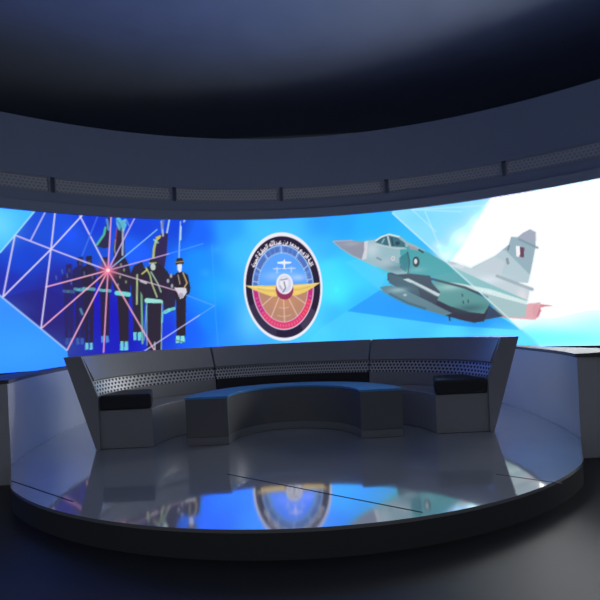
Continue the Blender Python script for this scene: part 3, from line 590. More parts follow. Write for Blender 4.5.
LETTERS = [
[(-0.735,1.583),(-0.74,1.576),(-0.746,1.574),(-0.755,1.579),(-0.784,1.6),(-0.782,1.606),(-0.754,1.586),(-0.748,1.583),(-0.744,1.584),(-0.742,1.588),(-0.739,1.59),(-0.736,1.589),(-0.735,1.587)],
[(-0.748,1.578),(-0.751,1.567),(-0.756,1.56),(-0.762,1.558),(-0.768,1.561),(-0.774,1.567),(-0.778,1.577),(-0.779,1.587),(-0.777,1.596),(-0.769,1.592),(-0.771,1.584),(-0.772,1.578),(-0.769,1.571),(-0.767,1.567),(-0.764,1.566),(-0.761,1.569),(-0.758,1.572),(-0.756,1.578),(-0.756,1.582)],
[(-0.791,1.61),(-0.794,1.608),(-0.797,1.608),(-0.799,1.612),(-0.799,1.616),(-0.797,1.618),(-0.793,1.617),(-0.791,1.614)],
[(-0.797,1.597),(-0.799,1.595),(-0.802,1.597),(-0.805,1.599),(-0.805,1.603),(-0.802,1.606),(-0.799,1.604),(-0.796,1.602)],
[(-0.735,1.583),(-0.742,1.588),(-0.738,1.596),(-0.738,1.601),(-0.743,1.606),(-0.747,1.609),(-0.754,1.614),(-0.761,1.616),(-0.76,1.625),(-0.755,1.621),(-0.747,1.618),(-0.741,1.614),(-0.735,1.607),(-0.731,1.599),(-0.732,1.591)],
[(-0.714,1.584),(-0.715,1.582),(-0.719,1.583),(-0.721,1.586),(-0.721,1.59),(-0.718,1.591),(-0.715,1.59),(-0.713,1.587)],
[(-0.719,1.574),(-0.72,1.572),(-0.723,1.573),(-0.725,1.576),(-0.725,1.58),(-0.723,1.581),(-0.72,1.58),(-0.718,1.577)],
[(-0.704,1.593),(-0.711,1.598),(-0.71,1.608),(-0.709,1.618),(-0.712,1.626),(-0.721,1.636),(-0.729,1.642),(-0.736,1.641),(-0.736,1.636),(-0.734,1.632),(-0.73,1.626),(-0.727,1.625),(-0.725,1.625),(-0.723,1.627),(-0.721,1.632),(-0.713,1.648),(-0.71,1.649),(-0.707,1.646),(-0.706,1.645),(-0.706,1.641),(-0.716,1.623),(-0.719,1.616),(-0.725,1.616),(-0.732,1.618),(-0.738,1.625),(-0.741,1.633),(-0.743,1.64),(-0.742,1.647),(-0.736,1.651),(-0.728,1.651),(-0.716,1.641),(-0.706,1.628),(-0.703,1.612)],
[(-0.679,1.687),(-0.683,1.682),(-0.687,1.678),(-0.693,1.679),(-0.699,1.682),(-0.698,1.69),(-0.693,1.688),(-0.688,1.689),(-0.685,1.695),(-0.682,1.696),(-0.68,1.693),(-0.679,1.69)],
[(-0.706,1.641),(-0.713,1.648),(-0.708,1.655),(-0.705,1.664),(-0.705,1.674),(-0.704,1.683),(-0.71,1.684),(-0.715,1.679),(-0.72,1.673),(-0.721,1.672),(-0.722,1.67),(-0.722,1.666),(-0.729,1.671),(-0.728,1.676),(-0.726,1.68),(-0.72,1.687),(-0.715,1.689),(-0.709,1.691),(-0.704,1.694),(-0.702,1.698),(-0.7,1.7),(-0.694,1.693),(-0.698,1.687),(-0.698,1.679),(-0.699,1.672),(-0.699,1.661),(-0.701,1.651)],
[(-0.682,1.645),(-0.685,1.644),(-0.688,1.646),(-0.69,1.65),(-0.69,1.653),(-0.687,1.654),(-0.684,1.653),(-0.682,1.649)],
[(-0.679,1.687),(-0.685,1.695),(-0.681,1.701),(-0.683,1.706),(-0.688,1.712),(-0.724,1.754),(-0.72,1.76),(-0.685,1.72),(-0.678,1.711),(-0.675,1.703),(-0.675,1.696)],
[(-0.663,1.711),(-0.712,1.772),(-0.707,1.779),(-0.659,1.717)],
[(-0.617,1.771),(-0.623,1.766),(-0.63,1.766),(-0.637,1.775),(-0.66,1.807),(-0.655,1.813),(-0.633,1.782),(-0.628,1.777),(-0.624,1.776),(-0.621,1.78),(-0.619,1.779),(-0.616,1.777),(-0.616,1.774)],
[(-0.631,1.771),(-0.637,1.761),(-0.642,1.757),(-0.649,1.757),(-0.655,1.761),(-0.659,1.77),(-0.66,1.781),(-0.658,1.792),(-0.654,1.801),(-0.648,1.794),(-0.651,1.786),(-0.654,1.78),(-0.654,1.772),(-0.652,1.769),(-0.648,1.767),(-0.646,1.767),(-0.642,1.769),(-0.638,1.774),(-0.636,1.779)],
[(-0.664,1.819),(-0.667,1.819),(-0.67,1.821),(-0.671,1.825),(-0.67,1.829),(-0.667,1.83),(-0.664,1.828),(-0.663,1.823)],
[(-0.672,1.81),(-0.675,1.809),(-0.678,1.811),(-0.679,1.815),(-0.678,1.819),(-0.675,1.82),(-0.672,1.818),(-0.671,1.814)],
[(-0.617,1.771),(-0.621,1.78),(-0.617,1.784),(-0.616,1.791),(-0.618,1.797),(-0.624,1.81),(-0.618,1.813),(-0.616,1.81),(-0.614,1.804),(-0.612,1.8),(-0.61,1.797),(-0.608,1.796),(-0.605,1.797),(-0.599,1.803),(-0.596,1.803),(-0.594,1.8),(-0.594,1.797),(-0.595,1.793),(-0.601,1.787),(-0.605,1.786),(-0.608,1.788),(-0.612,1.792),(-0.61,1.794),(-0.609,1.787),(-0.61,1.781),(-0.612,1.776)],
[(-0.592,1.768),(-0.594,1.766),(-0.596,1.768),(-0.597,1.772),(-0.596,1.776),(-0.594,1.776),(-0.591,1.774),(-0.59,1.77)],
[(-0.599,1.76),(-0.601,1.758),(-0.604,1.76),(-0.605,1.764),(-0.604,1.768),(-0.601,1.768),(-0.598,1.766),(-0.597,1.762)],
[(-0.552,1.834),(-0.556,1.83),(-0.561,1.828),(-0.567,1.828),(-0.566,1.837),(-0.559,1.84),(-0.555,1.844),(-0.552,1.844),(-0.55,1.84),(-0.551,1.838)],
[(-0.595,1.793),(-0.599,1.803),(-0.587,1.815),(-0.578,1.824),(-0.572,1.832),(-0.57,1.841),(-0.572,1.847),(-0.575,1.85),(-0.579,1.852),(-0.583,1.85),(-0.588,1.843),(-0.59,1.83),(-0.591,1.817),(-0.59,1.807),(-0.595,1.802),(-0.597,1.819),(-0.597,1.834),(-0.593,1.849),(-0.587,1.859),(-0.579,1.864),(-0.573,1.859),(-0.566,1.852),(-0.563,1.839),(-0.568,1.826),(-0.573,1.818),(-0.579,1.809),(-0.589,1.8)],
[(-0.595,1.81),(-0.63,1.871),(-0.625,1.875),(-0.594,1.822)],
[(-0.552,1.834),(-0.555,1.844),(-0.548,1.85),(-0.543,1.859),(-0.54,1.869),(-0.538,1.877),(-0.54,1.883),(-0.542,1.886),(-0.545,1.886),(-0.55,1.886),(-0.553,1.881),(-0.555,1.876),(-0.557,1.873),(-0.551,1.87),(-0.546,1.869),(-0.539,1.864),(-0.535,1.865),(-0.53,1.864),(-0.524,1.868),(-0.52,1.871),(-0.518,1.87),(-0.515,1.867),(-0.516,1.864),(-0.517,1.861),(-0.525,1.855),(-0.534,1.854),(-0.542,1.855),(-0.546,1.859),(-0.552,1.862),(-0.557,1.862),(-0.559,1.863),(-0.561,1.867),(-0.563,1.868),(-0.562,1.873),(-0.561,1.882),(-0.558,1.889),(-0.552,1.894),(-0.545,1.897),(-0.54,1.896),(-0.536,1.889),(-0.533,1.879),(-0.534,1.866),(-0.537,1.854),(-0.543,1.844)],
[(-0.517,1.861),(-0.52,1.871),(-0.515,1.875),(-0.515,1.882),(-0.518,1.89),(-0.54,1.946),(-0.533,1.951),(-0.512,1.896),(-0.508,1.884),(-0.508,1.875),(-0.51,1.868)],
[(-0.492,1.877),(-0.521,1.958),(-0.515,1.962),(-0.486,1.881)],
[(-0.426,1.912),(-0.434,1.911),(-0.441,1.915),(-0.445,1.926),(-0.458,1.968),(-0.452,1.971),(-0.441,1.931),(-0.437,1.923),(-0.432,1.921),(-0.428,1.922),(-0.425,1.921),(-0.423,1.918),(-0.424,1.915)],
[(-0.441,1.919),(-0.449,1.913),(-0.458,1.911),(-0.464,1.914),(-0.468,1.922),(-0.47,1.932),(-0.466,1.943),(-0.461,1.953),(-0.454,1.959),(-0.45,1.949),(-0.456,1.944),(-0.461,1.939),(-0.463,1.931),(-0.463,1.926),(-0.461,1.923),(-0.456,1.923),(-0.452,1.923),(-0.447,1.926),(-0.445,1.929)],
[(-0.426,1.912),(-0.428,1.922),(-0.422,1.925),(-0.421,1.932),(-0.422,1.941),(-0.437,2.002),(-0.43,2.005),(-0.416,1.943),(-0.412,1.936),(-0.409,1.93),(-0.404,1.932),(-0.401,1.931),(-0.399,1.927),(-0.4,1.925),(-0.402,1.922),(-0.41,1.921),(-0.413,1.924),(-0.415,1.928),(-0.414,1.928),(-0.415,1.921),(-0.42,1.915)],
[(-0.402,1.922),(-0.404,1.932),(-0.398,1.934),(-0.397,1.941),(-0.398,1.95),(-0.412,2.011),(-0.404,2.014),(-0.392,1.954),(-0.39,1.941),(-0.39,1.932),(-0.395,1.926)],
[(-0.376,1.93),(-0.391,2.018),(-0.383,2.02),(-0.369,1.932)],
[(-0.347,1.948),(-0.34,1.95),(-0.337,1.955),(-0.336,1.961),(-0.338,1.965),(-0.341,1.973),(-0.346,1.981),(-0.351,1.991),(-0.346,1.998),(-0.339,1.985),(-0.333,1.973),(-0.329,1.962),(-0.326,1.954),(-0.323,1.953),(-0.32,1.953),(-0.317,1.951),(-0.315,1.947),(-0.316,1.945),(-0.319,1.943),(-0.325,1.942),(-0.329,1.947),(-0.333,1.955),(-0.331,1.96),(-0.331,1.951),(-0.336,1.942),(-0.345,1.938),(-0.351,1.937),(-0.357,1.937),(-0.361,1.941),(-0.358,1.95),(-0.354,1.947)],
[(-0.319,1.943),(-0.32,1.953),(-0.314,1.954),(-0.312,1.959),(-0.309,1.965),(-0.309,1.98),(-0.301,1.979),(-0.302,1.975),(-0.302,1.968),(-0.303,1.964),(-0.302,1.96),(-0.299,1.956),(-0.29,1.956),(-0.288,1.954),(-0.287,1.95),(-0.288,1.948),(-0.291,1.946),(-0.299,1.945),(-0.304,1.949),(-0.307,1.957),(-0.304,1.957),(-0.307,1.951),(-0.309,1.946),(-0.313,1.943)],
[(-0.304,1.921),(-0.306,1.923),(-0.308,1.927),(-0.307,1.931),(-0.304,1.934),(-0.301,1.932),(-0.3,1.928),(-0.301,1.923)],
[(-0.291,1.946),(-0.29,1.956),(-0.283,1.957),(-0.278,1.957),(-0.276,1.957),(-0.28,1.961),(-0.283,1.968),(-0.285,1.978),(-0.284,1.991),(-0.277,2.0),(-0.267,2.002),(-0.263,2.002),(-0.258,2.0),(-0.26,1.992),(-0.264,1.992),(-0.267,1.992),(-0.273,1.989),(-0.278,1.985),(-0.279,1.979),(-0.277,1.972),(-0.274,1.968),(-0.271,1.964),(-0.267,1.962),(-0.264,1.962),(-0.263,1.962),(-0.26,1.962),(-0.257,1.964),(-0.254,1.966),(-0.251,1.957),(-0.263,1.951),(-0.275,1.947)],
[(-0.225,1.945),(-0.223,1.956),(-0.221,1.966),(-0.214,1.964),(-0.217,1.953),(-0.218,1.945),(-0.217,1.934),(-0.21,1.927),(-0.202,1.923),(-0.193,1.924),(-0.187,1.927),(-0.183,1.935),(-0.181,1.943),(-0.18,1.952),(-0.18,1.963),(-0.182,1.974),(-0.175,1.975),(-0.174,1.966),(-0.173,1.961),(-0.174,1.957),(-0.171,1.95),(-0.169,1.947),(-0.165,1.946),(-0.162,1.944),(-0.163,1.939),(-0.163,1.937),(-0.166,1.936),(-0.173,1.94),(-0.175,1.944),(-0.176,1.949),(-0.174,1.942),(-0.176,1.932),(-0.182,1.92),(-0.191,1.915),(-0.203,1.913),(-0.212,1.916),(-0.219,1.923),(-0.224,1.932)],
[(-0.195,1.993),(-0.198,1.994),(-0.199,1.998),(-0.197,2.004),(-0.194,2.004),(-0.191,2.004),(-0.19,1.997),(-0.192,1.993)],
[(-0.166,1.936),(-0.165,1.946),(-0.158,1.945),(-0.155,1.946),(-0.152,1.954),(-0.151,1.961),(-0.153,1.972),(-0.153,1.981),(-0.147,1.983),(-0.145,1.974),(-0.145,1.963),(-0.146,1.955),(-0.148,1.944),(-0.151,1.939),(-0.155,1.935),(-0.161,1.935)],
[(-0.161,1.911),(-0.163,1.914),(-0.164,1.918),(-0.162,1.922),(-0.159,1.923),(-0.157,1.921),(-0.156,1.916),(-0.158,1.912)],
[(-0.105,1.928),(-0.099,1.926),(-0.094,1.928),(-0.092,1.934),(-0.092,1.938),(-0.093,1.948),(-0.094,1.957),(-0.096,1.969),(-0.089,1.973),(-0.087,1.956),(-0.085,1.942),(-0.085,1.931),(-0.084,1.922),(-0.082,1.918),(-0.079,1.917),(-0.077,1.914),(-0.078,1.91),(-0.079,1.908),(-0.083,1.908),(-0.087,1.909),(-0.091,1.918),(-0.092,1.927),(-0.087,1.929),(-0.09,1.922),(-0.097,1.916),(-0.107,1.917),(-0.113,1.92),(-0.117,1.924),(-0.12,1.929),(-0.116,1.936),(-0.111,1.93)],
[(-0.083,1.908),(-0.079,1.917),(-0.076,1.915),(-0.071,1.92),(-0.067,1.927),(-0.06,1.935),(-0.054,1.939),(-0.051,1.94),(-0.047,1.938),(-0.043,1.936),(-0.041,1.927),(-0.041,1.913),(-0.041,1.902),(-0.04,1.897),(-0.036,1.894),(-0.034,1.891),(-0.034,1.886),(-0.036,1.885),(-0.039,1.885),(-0.046,1.888),(-0.047,1.896),(-0.046,1.898),(-0.05,1.893),(-0.054,1.89),(-0.057,1.892),(-0.062,1.897),(-0.066,1.904),(-0.067,1.914),(-0.073,1.907),(-0.078,1.905)],
[(-0.063,1.92),(-0.062,1.913),(-0.06,1.908),(-0.057,1.904),(-0.054,1.902),(-0.05,1.902),(-0.048,1.91),(-0.047,1.917),(-0.049,1.922),(-0.049,1.927),(-0.051,1.93),(-0.054,1.93),(-0.058,1.927)],
[(0.004,1.856),(-0.0,1.859),(-0.004,1.864),(-0.006,1.872),(-0.004,1.881),(0.001,1.882),(0.001,1.875),(0.003,1.869),(0.009,1.864),(0.011,1.861),(0.009,1.857),(0.008,1.855)],
[(-0.039,1.885),(-0.036,1.894),(-0.029,1.89),(-0.021,1.887),(-0.012,1.889),(-0.004,1.888),(-0.007,1.897),(-0.011,1.903),(-0.018,1.909),(-0.019,1.91),(-0.022,1.912),(-0.025,1.911),(-0.023,1.922),(-0.019,1.921),(-0.015,1.919),(-0.008,1.912),(-0.003,1.904),(-0.001,1.898),(0.003,1.891),(0.008,1.887),(0.009,1.886),(0.005,1.877),(0.0,1.88),(-0.007,1.881),(-0.013,1.88),(-0.021,1.878),(-0.03,1.879)],
[(0.004,1.856),(0.009,1.864),(0.013,1.862),(0.017,1.866),(0.023,1.871),(0.032,1.879),(0.038,1.882),(0.041,1.879),(0.045,1.873),(0.046,1.865),(0.046,1.857),(0.044,1.849),(0.038,1.839),(0.032,1.837),(0.027,1.838),(0.022,1.845),(0.016,1.856),(0.022,1.862),(0.026,1.854),(0.03,1.848),(0.033,1.846),(0.036,1.848),(0.038,1.851),(0.04,1.858),(0.04,1.865),(0.037,1.87),(0.035,1.872),(0.031,1.87),(0.025,1.862),(0.018,1.856),(0.012,1.853),(0.009,1.852)],
[(0.04,1.768),(0.045,1.787),(0.05,1.8),(0.056,1.81),(0.064,1.824),(0.073,1.83),(0.082,1.835),(0.09,1.832),(0.096,1.829),(0.098,1.827),(0.098,1.819),(0.095,1.808),(0.092,1.797),(0.091,1.79),(0.094,1.787),(0.095,1.783),(0.093,1.78),(0.091,1.779),(0.088,1.78),(0.085,1.786),(0.085,1.791),(0.087,1.792),(0.082,1.789),(0.079,1.788),(0.076,1.791),(0.073,1.796),(0.071,1.801),(0.069,1.81),(0.071,1.819),(0.071,1.819),(0.064,1.813),(0.06,1.807),(0.056,1.797),(0.053,1.787),(0.048,1.776),(0.044,1.766)],
[(0.08,1.799),(0.082,1.797),(0.084,1.798),(0.087,1.803),(0.088,1.81),(0.09,1.816),(0.091,1.821),(0.09,1.822),(0.088,1.824),(0.085,1.824),(0.082,1.825),(0.077,1.821),(0.078,1.823),(0.076,1.811),(0.078,1.804)],
[(0.088,1.78),(0.094,1.787),(0.098,1.783),(0.103,1.783),(0.107,1.787),(0.116,1.796),(0.119,1.79),(0.117,1.787),(0.113,1.783),(0.111,1.78),(0.109,1.776),(0.108,1.774),(0.11,1.769),(0.115,1.763),(0.116,1.759),(0.114,1.756),(0.112,1.755),(0.109,1.756),(0.104,1.762),(0.101,1.768),(0.103,1.772),(0.105,1.778),(0.107,1.776),(0.102,1.773),(0.097,1.773),(0.093,1.775)],
[(0.091,1.746),(0.089,1.748),(0.09,1.752),(0.093,1.755),(0.096,1.754),(0.097,1.75),(0.096,1.746),(0.093,1.744)],
[(0.084,1.754),(0.082,1.756),(0.083,1.761),(0.086,1.763),(0.089,1.763),(0.09,1.759),(0.089,1.755),(0.086,1.752)],
[(0.109,1.756),(0.115,1.763),(0.12,1.757),(0.123,1.753),(0.124,1.752),(0.124,1.757),(0.125,1.766),(0.129,1.775),(0.137,1.782),(0.145,1.783),(0.152,1.778),(0.155,1.774),(0.156,1.769),(0.151,1.764),(0.149,1.766),(0.147,1.77),(0.142,1.773),(0.138,1.772),(0.134,1.769),(0.131,1.763),(0.13,1.759),(0.131,1.752),(0.131,1.748),(0.133,1.746),(0.135,1.744),(0.136,1.743),(0.139,1.742),(0.142,1.74),(0.139,1.733),(0.129,1.737),(0.119,1.744)],
[(0.119,1.702),(0.124,1.71),(0.133,1.707),(0.141,1.708),(0.148,1.711),(0.153,1.715),(0.158,1.726),(0.163,1.739),(0.169,1.736),(0.166,1.727),(0.163,1.72),(0.16,1.715),(0.158,1.705),(0.16,1.702),(0.16,1.698),(0.159,1.694),(0.157,1.694),(0.154,1.695),(0.151,1.702),(0.152,1.707),(0.155,1.713),(0.155,1.709),(0.146,1.701),(0.136,1.697),(0.126,1.698)],
[(0.174,1.751),(0.173,1.755),(0.175,1.759),(0.178,1.761),(0.181,1.76),(0.181,1.756),(0.18,1.752),(0.177,1.75)],
[(0.154,1.695),(0.16,1.702),(0.164,1.696),(0.169,1.698),(0.174,1.703),(0.208,1.748),(0.212,1.741),(0.178,1.7),(0.171,1.691),(0.165,1.687),(0.16,1.689)],
[(0.17,1.669),(0.219,1.729),(0.224,1.722),(0.173,1.665)],
[(0.205,1.604),(0.203,1.612),(0.205,1.621),(0.211,1.631),(0.238,1.658),(0.241,1.651),(0.216,1.625),(0.211,1.619),(0.21,1.614),(0.212,1.609),(0.212,1.605),(0.21,1.603),(0.208,1.602)],
[(0.207,1.623),(0.202,1.63),(0.199,1.639),(0.2,1.648),(0.204,1.655),(0.212,1.659),(0.219,1.66),(0.226,1.657),(0.233,1.649),(0.226,1.643),(0.221,1.648),(0.217,1.652),(0.212,1.651),(0.209,1.65),(0.207,1.646),(0.207,1.642),(0.209,1.636),(0.21,1.632),(0.214,1.629)],
[(0.247,1.662),(0.247,1.666),(0.249,1.67),(0.252,1.671),(0.255,1.669),(0.255,1.665),(0.253,1.661),(0.25,1.66)],
[(0.241,1.673),(0.241,1.677),(0.243,1.681),(0.246,1.682),(0.249,1.681),(0.249,1.677),(0.247,1.673),(0.244,1.672)],
[(0.205,1.604),(0.212,1.609),(0.215,1.603),(0.219,1.602),(0.224,1.603),(0.234,1.61),(0.236,1.603),(0.233,1.601),(0.228,1.599),(0.226,1.597),(0.223,1.594),(0.222,1.592),(0.223,1.587),(0.225,1.58),(0.225,1.576),(0.223,1.574),(0.221,1.573),(0.219,1.575),(0.215,1.583),(0.215,1.588),(0.216,1.592),(0.22,1.597),(0.221,1.595),(0.216,1.594),(0.212,1.594),(0.208,1.598)],
[(0.199,1.573),(0.198,1.575),(0.2,1.579),(0.204,1.58),(0.206,1.578),(0.206,1.575),(0.204,1.571),(0.2,1.57)],
[(0.195,1.583),(0.194,1.585),(0.196,1.589),(0.199,1.59),(0.201,1.589),(0.201,1.585),(0.199,1.581),(0.196,1.58)],
[(0.219,1.575),(0.225,1.58),(0.228,1.574),(0.233,1.575),(0.238,1.58),(0.279,1.613),(0.282,1.606),(0.241,1.573),(0.236,1.567),(0.234,1.56),(0.235,1.556),(0.235,1.553),(0.232,1.551),(0.23,1.551),(0.228,1.552),(0.227,1.559),(0.229,1.564),(0.231,1.568),(0.232,1.566),(0.226,1.565),(0.222,1.568)],
[(0.228,1.552),(0.235,1.556),(0.238,1.55),(0.241,1.541),(0.244,1.538),(0.246,1.538),(0.249,1.539),(0.253,1.543),(0.257,1.555),(0.26,1.562),(0.263,1.569),(0.264,1.574),(0.265,1.576),(0.268,1.578),(0.27,1.578),(0.271,1.579),(0.277,1.578),(0.284,1.573),(0.289,1.568),(0.299,1.561),(0.294,1.557),(0.284,1.563),(0.278,1.567),(0.273,1.571),(0.267,1.572),(0.271,1.574),(0.266,1.559),(0.262,1.547),(0.256,1.538),(0.251,1.533),(0.247,1.53),(0.242,1.53),(0.237,1.535),(0.231,1.545)],
]


def paint(smax, step):
    w = int(round(2 * smax / step)); h = int(round(SH / step))
    xs = -smax + (np.arange(w) + .5) * step
    ys = (np.arange(h) + .5) * step
    # ground colours, blended between the measured places
    gx = xs[::8]; gy = ys[::8]
    X, Y = np.meshgrid(gx, gy)
    num = np.zeros((*X.shape, 3)); den = np.zeros(X.shape)
    for s, t, r, g, b in BACK:
        wt = 1.0 / ((X - s) ** 2 + (Y - t) ** 2 + .006) ** 1.6
        num += wt[..., None] * np.array((r, g, b), float); den += wt
    low = num / den[..., None]
    ix = np.interp(xs, gx, np.arange(len(gx))); iy = np.interp(ys, gy, np.arange(len(gy)))
    x0 = np.clip(ix.astype(int), 0, len(gx) - 2); y0 = np.clip(iy.astype(int), 0, len(gy) - 2)
    fx = (ix - x0)[None, :, None]; fy = (iy - y0)[:, None, None]
    img = (low[y0][:, x0] * (1 - fx) + low[y0][:, x0 + 1] * fx) * (1 - fy) + (low[y0 + 1][:, x0] * (1 - fx) + low[y0 + 1][:, x0 + 1] * fx) * fy

    def window(a, b, c, d):
        i0 = max(0, int((a + smax) / step) - 1); i1 = min(w, int((b + smax) / step) + 2)
        j0 = max(0, int(c / step) - 1); j1 = min(h, int(d / step) + 2)
        return i0, i1, j0, j1
    def lay(win, cov, col):
        i0, i1, j0, j1 = win
        if i1 <= i0 or j1 <= j0: return
        sub = img[j0:j1, i0:i1]
        sub += (np.array(col, float) - sub) * cov[..., None]
    def winding(polys, win):
        i0, i1, j0, j1 = win
        px = xs[i0:i1][None, :]; py = ys[j0:j1][:, None]
        wn = np.zeros((j1 - j0, i1 - i0), int)
        for pts in polys:
            for (ax, ay), (bx, by) in zip(pts, pts[1:] + pts[:1]):
                if ay == by: continue
                up = (ay <= py) & (py < by); dn = (by <= py) & (py < ay)
                xc = ax + (py - ay) * (bx - ax) / (by - ay)
                wn += (up & (px < xc)).astype(int) - (dn & (px < xc)).astype(int)
        return wn
    def bounds(pts, m=0.):
        a = [p[0] for p in pts]; b = [p[1] for p in pts]
        return window(min(a) - m, max(a) + m, min(b) - m, max(b) + m)
    for op in ART:
        k = op[0]
        if k == 'P':
            win = bounds(op[1])
            if win[1] > win[0] and win[3] > win[2]: lay(win, (winding([op[1]], win) != 0) * op[3], op[2])
        elif k == 'L':
            pts, wd = op[1], op[2]; win = bounds(pts, wd)
            px = xs[win[0]:win[1]][None, :]; py = ys[win[2]:win[3]][:, None]
            dist = np.full((win[3] - win[2], win[1] - win[0]), 9.)
            for (ax, ay), (bx, by) in zip(pts, pts[1:]):
                L2 = (bx - ax) ** 2 + (by - ay) ** 2 + 1e-9
                t = np.clip(((px - ax) * (bx - ax) + (py - ay) * (by - ay)) / L2, 0, 1)
                dist = np.minimum(dist, np.hypot(px - ax - t * (bx - ax), py - ay - t * (by - ay)))
            lay(win, np.clip((wd / 2 - dist) / step + .5, 0, 1) * op[4], op[3])
        else:
            (cx, cy), rx, ry = op[1], op[2], op[3]
            m = 1.02 if k == 'E' else 2.4
            win = window(cx - rx * m, cx + rx * m, cy - ry * m, cy + ry * m)
            dx = xs[win[0]:win[1]][None, :] - cx; dy = ys[win[2]:win[3]][:, None] - cy
            if k == 'E':
                q = np.sqrt((dx / rx) ** 2 + (dy / ry) ** 2)
                cov = np.clip((1 - q) * min(rx, ry) / step + .5, 0, 1)
            else:
                cov = np.exp(-1.1 * ((dx / rx) ** 2 + (dy / ry) ** 2))
            lay(win, cov * op[5], op[4])
    win = bounds([p for s in LETTERS for p in s])
    ink = winding(LETTERS, win) != 0
    bold = ink | np.roll(ink, 1, 0) | np.roll(ink, 1, 1)
    lay(win, bold * .97, (246, 240, 250))
    # two by two average down to one value per LED
    img = img[:h // 2 * 2, :w // 2 * 2]
    img = (img[0::2, 0::2] + img[1::2, 0::2] + img[0::2, 1::2] + img[1::2, 1::2]) / 4
    img = np.clip(img, 0, 255) / 255
    img = np.where(img <= .04045, img / 12.92, ((img + .055) / 1.055) ** 2.4)
    # the panel's full-drive LEDs are brighter than the camera could record
    white = np.clip((img.min(axis=2, keepdims=True) - .87) / .11, 0, 1)
    drive = np.clip((img - .80) / .18, 0, 1)
    for ax in (0, 1):
        w0, d0 = white, drive
        for d in (-2, -1, 1, 2):
            white = np.minimum(white, np.roll(w0, d, ax)); drive = np.minimum(drive, np.roll(d0, d, ax))
    return img * (1 + OVER * white + 1.7 * drive)

OVER = 6.0

SMAX = 5.4
img = paint(SMAX, .0068)
H, W = img.shape[:2]
s_fine = -SMAX + (np.arange(W) + .5) * (2 * SMAX / W)
extra = np.linspace(SMAX + .15, CR * A1, 16)
s_all = np.concatenate([-extra[::-1], s_fine, extra])
full = np.concatenate([np.repeat(img[:, :1], 16, 1), img, np.repeat(img[:, -1:], 16, 1)], 1)
z_all = SZ0 + (np.arange(H) / (H - 1)) * SH
WT = len(s_all)
th = s_all / CR
loc = (CX, CY + CR, 0)
vx = np.tile(CX + CR * np.sin(th), H) - loc[0]; vy = np.tile(CY + CR * np.cos(th), H) - loc[1]; vz = np.repeat(z_all, WT)
vert = np.stack([vx, vy, vz], 1)
i = np.arange(WT - 1)[None, :]; j = np.arange(H - 1)[:, None]
a = (j * WT + i).ravel()
quads = np.stack([a, a + 1, a + 1 + WT, a + WT], 1)
M_LED = bpy.data.materials.new('led_picture'); M_LED.use_nodes = True
nt = M_LED.node_tree; b = nt.nodes['Principled BSDF']
b.inputs['Base Color'].default_value = (.01, .01, .012, 1); b.inputs['Roughness'].default_value = .5
at = nt.nodes.new('ShaderNodeAttribute'); at.attribute_name = 'picture'
nt.links.new(at.outputs['Color'], b.inputs['Emission Color']); b.inputs['Emission Strength'].default_value = 1.0
screen = thing('led_video_wall', loc, 'wide curved LED video wall showing an honour guard, a round emblem and a fighter jet', 'video wall')
me = bpy.data.meshes.new('display')
me.vertices.add(len(vert)); me.vertices.foreach_set('co', vert.ravel())
me.loops.add(quads.size); me.loops.foreach_set('vertex_index', quads.ravel())
me.polygons.add(len(quads)); me.polygons.foreach_set('loop_start', np.arange(0, quads.size, 4)); 
me.update(calc_edges=True); me.validate()
ca = me.color_attributes.new('picture', 'FLOAT_COLOR', 'POINT')
rgba = np.concatenate([full.reshape(-1, 3), np.ones((len(vert), 1))], 1)
ca.data.foreach_set('color', rgba.astype(np.float32).ravel())
me.materials.append(M_LED)
o = bpy.data.objects.new('display', me); COL.objects.link(o); o.parent = screen
o['label'] = 'glowing curved picture surface'
ring('cabinet', [(7.372, SZ0 - .002), (7.372, SZ0 + SH), (7.5, SZ0 + SH), (7.5, SZ0 - .002)], -A1, A1, 150, M_BEZEL, screen, loc)
ring('bezel', [(7.345, .708), (7.345, SZ0 - .003), (7.5, SZ0 - .003), (7.5, .708)], -A1, A1, 150, M_BEZEL, screen, loc)

# ------------------------------------------------------------------ low wall around the stage
ctrl = [(2.345, 3.66), (2.46, 4.1), (2.53, 4.6), (2.57, 5.1), (2.50, 5.6), (2.22, 6.15), (1.65, 6.55), (.85, 6.8), (0, 6.88)]
ctrl = ctrl + [(-x, y) for x, y in ctrl[-2::-1]]
def smooth_path(c, n=8):
    out = []
    for q in range(len(c) - 1):
        p0 = c[q - 1] if q else (2 * c[0][0] - c[1][0], 2 * c[0][1] - c[1][1])
        p1, p2 = c[q], c[q + 1]
        p3 = c[q + 2] if q + 2 < len(c) else (2 * c[-1][0] - c[-2][0], 2 * c[-1][1] - c[-2][1])
        for k in range(n):
            t = k / n
            out.append(tuple(.5 * (2 * p1[e] + (p2[e] - p0[e]) * t + (2 * p0[e] - 5 * p1[e] + 4 * p2[e] - p3[e]) * t * t + (3 * p1[e] - p0[e] - 3 * p2[e] + p3[e]) * t ** 3) for e in (0, 1)))
    out.append(c[-1])
    return out
inner = smooth_path(ctrl)
def offset(path, d):
    out = []
    for q in range(len(path)):
        a = path[max(0, q - 1)]; c = path[min(len(path) - 1, q + 1)]
        tx, ty = c[0] - a[0], c[1] - a[1]; L = math.hypot(tx, ty)
        if q in (0, len(path) - 1): tx, ty, L = (0, 1, 1) if q == 0 else (0, -1, 1)
        out.append((path[q][0] + ty / L * d, path[q][1] - tx / L * d))
    return out
outer = offset(inner, .6)
def taper(path, d0, d1):
    far = offset(path, 1.0)
    out = []
    for (x, y), (fx, fy) in zip(path, far):
        u = min(1, max(0, (y - 3.7) / 1.2)); d = d0 + (d1 - d0) * u * u * (3 - 2 * u)
        out.append((x + (fx - x) * d, y + (fy - y) * d))
    return out
outer = taper(inner, .6, .16)
LOWZ = .862
def lift(p, z): return [(x, y, z) for x, y in p]
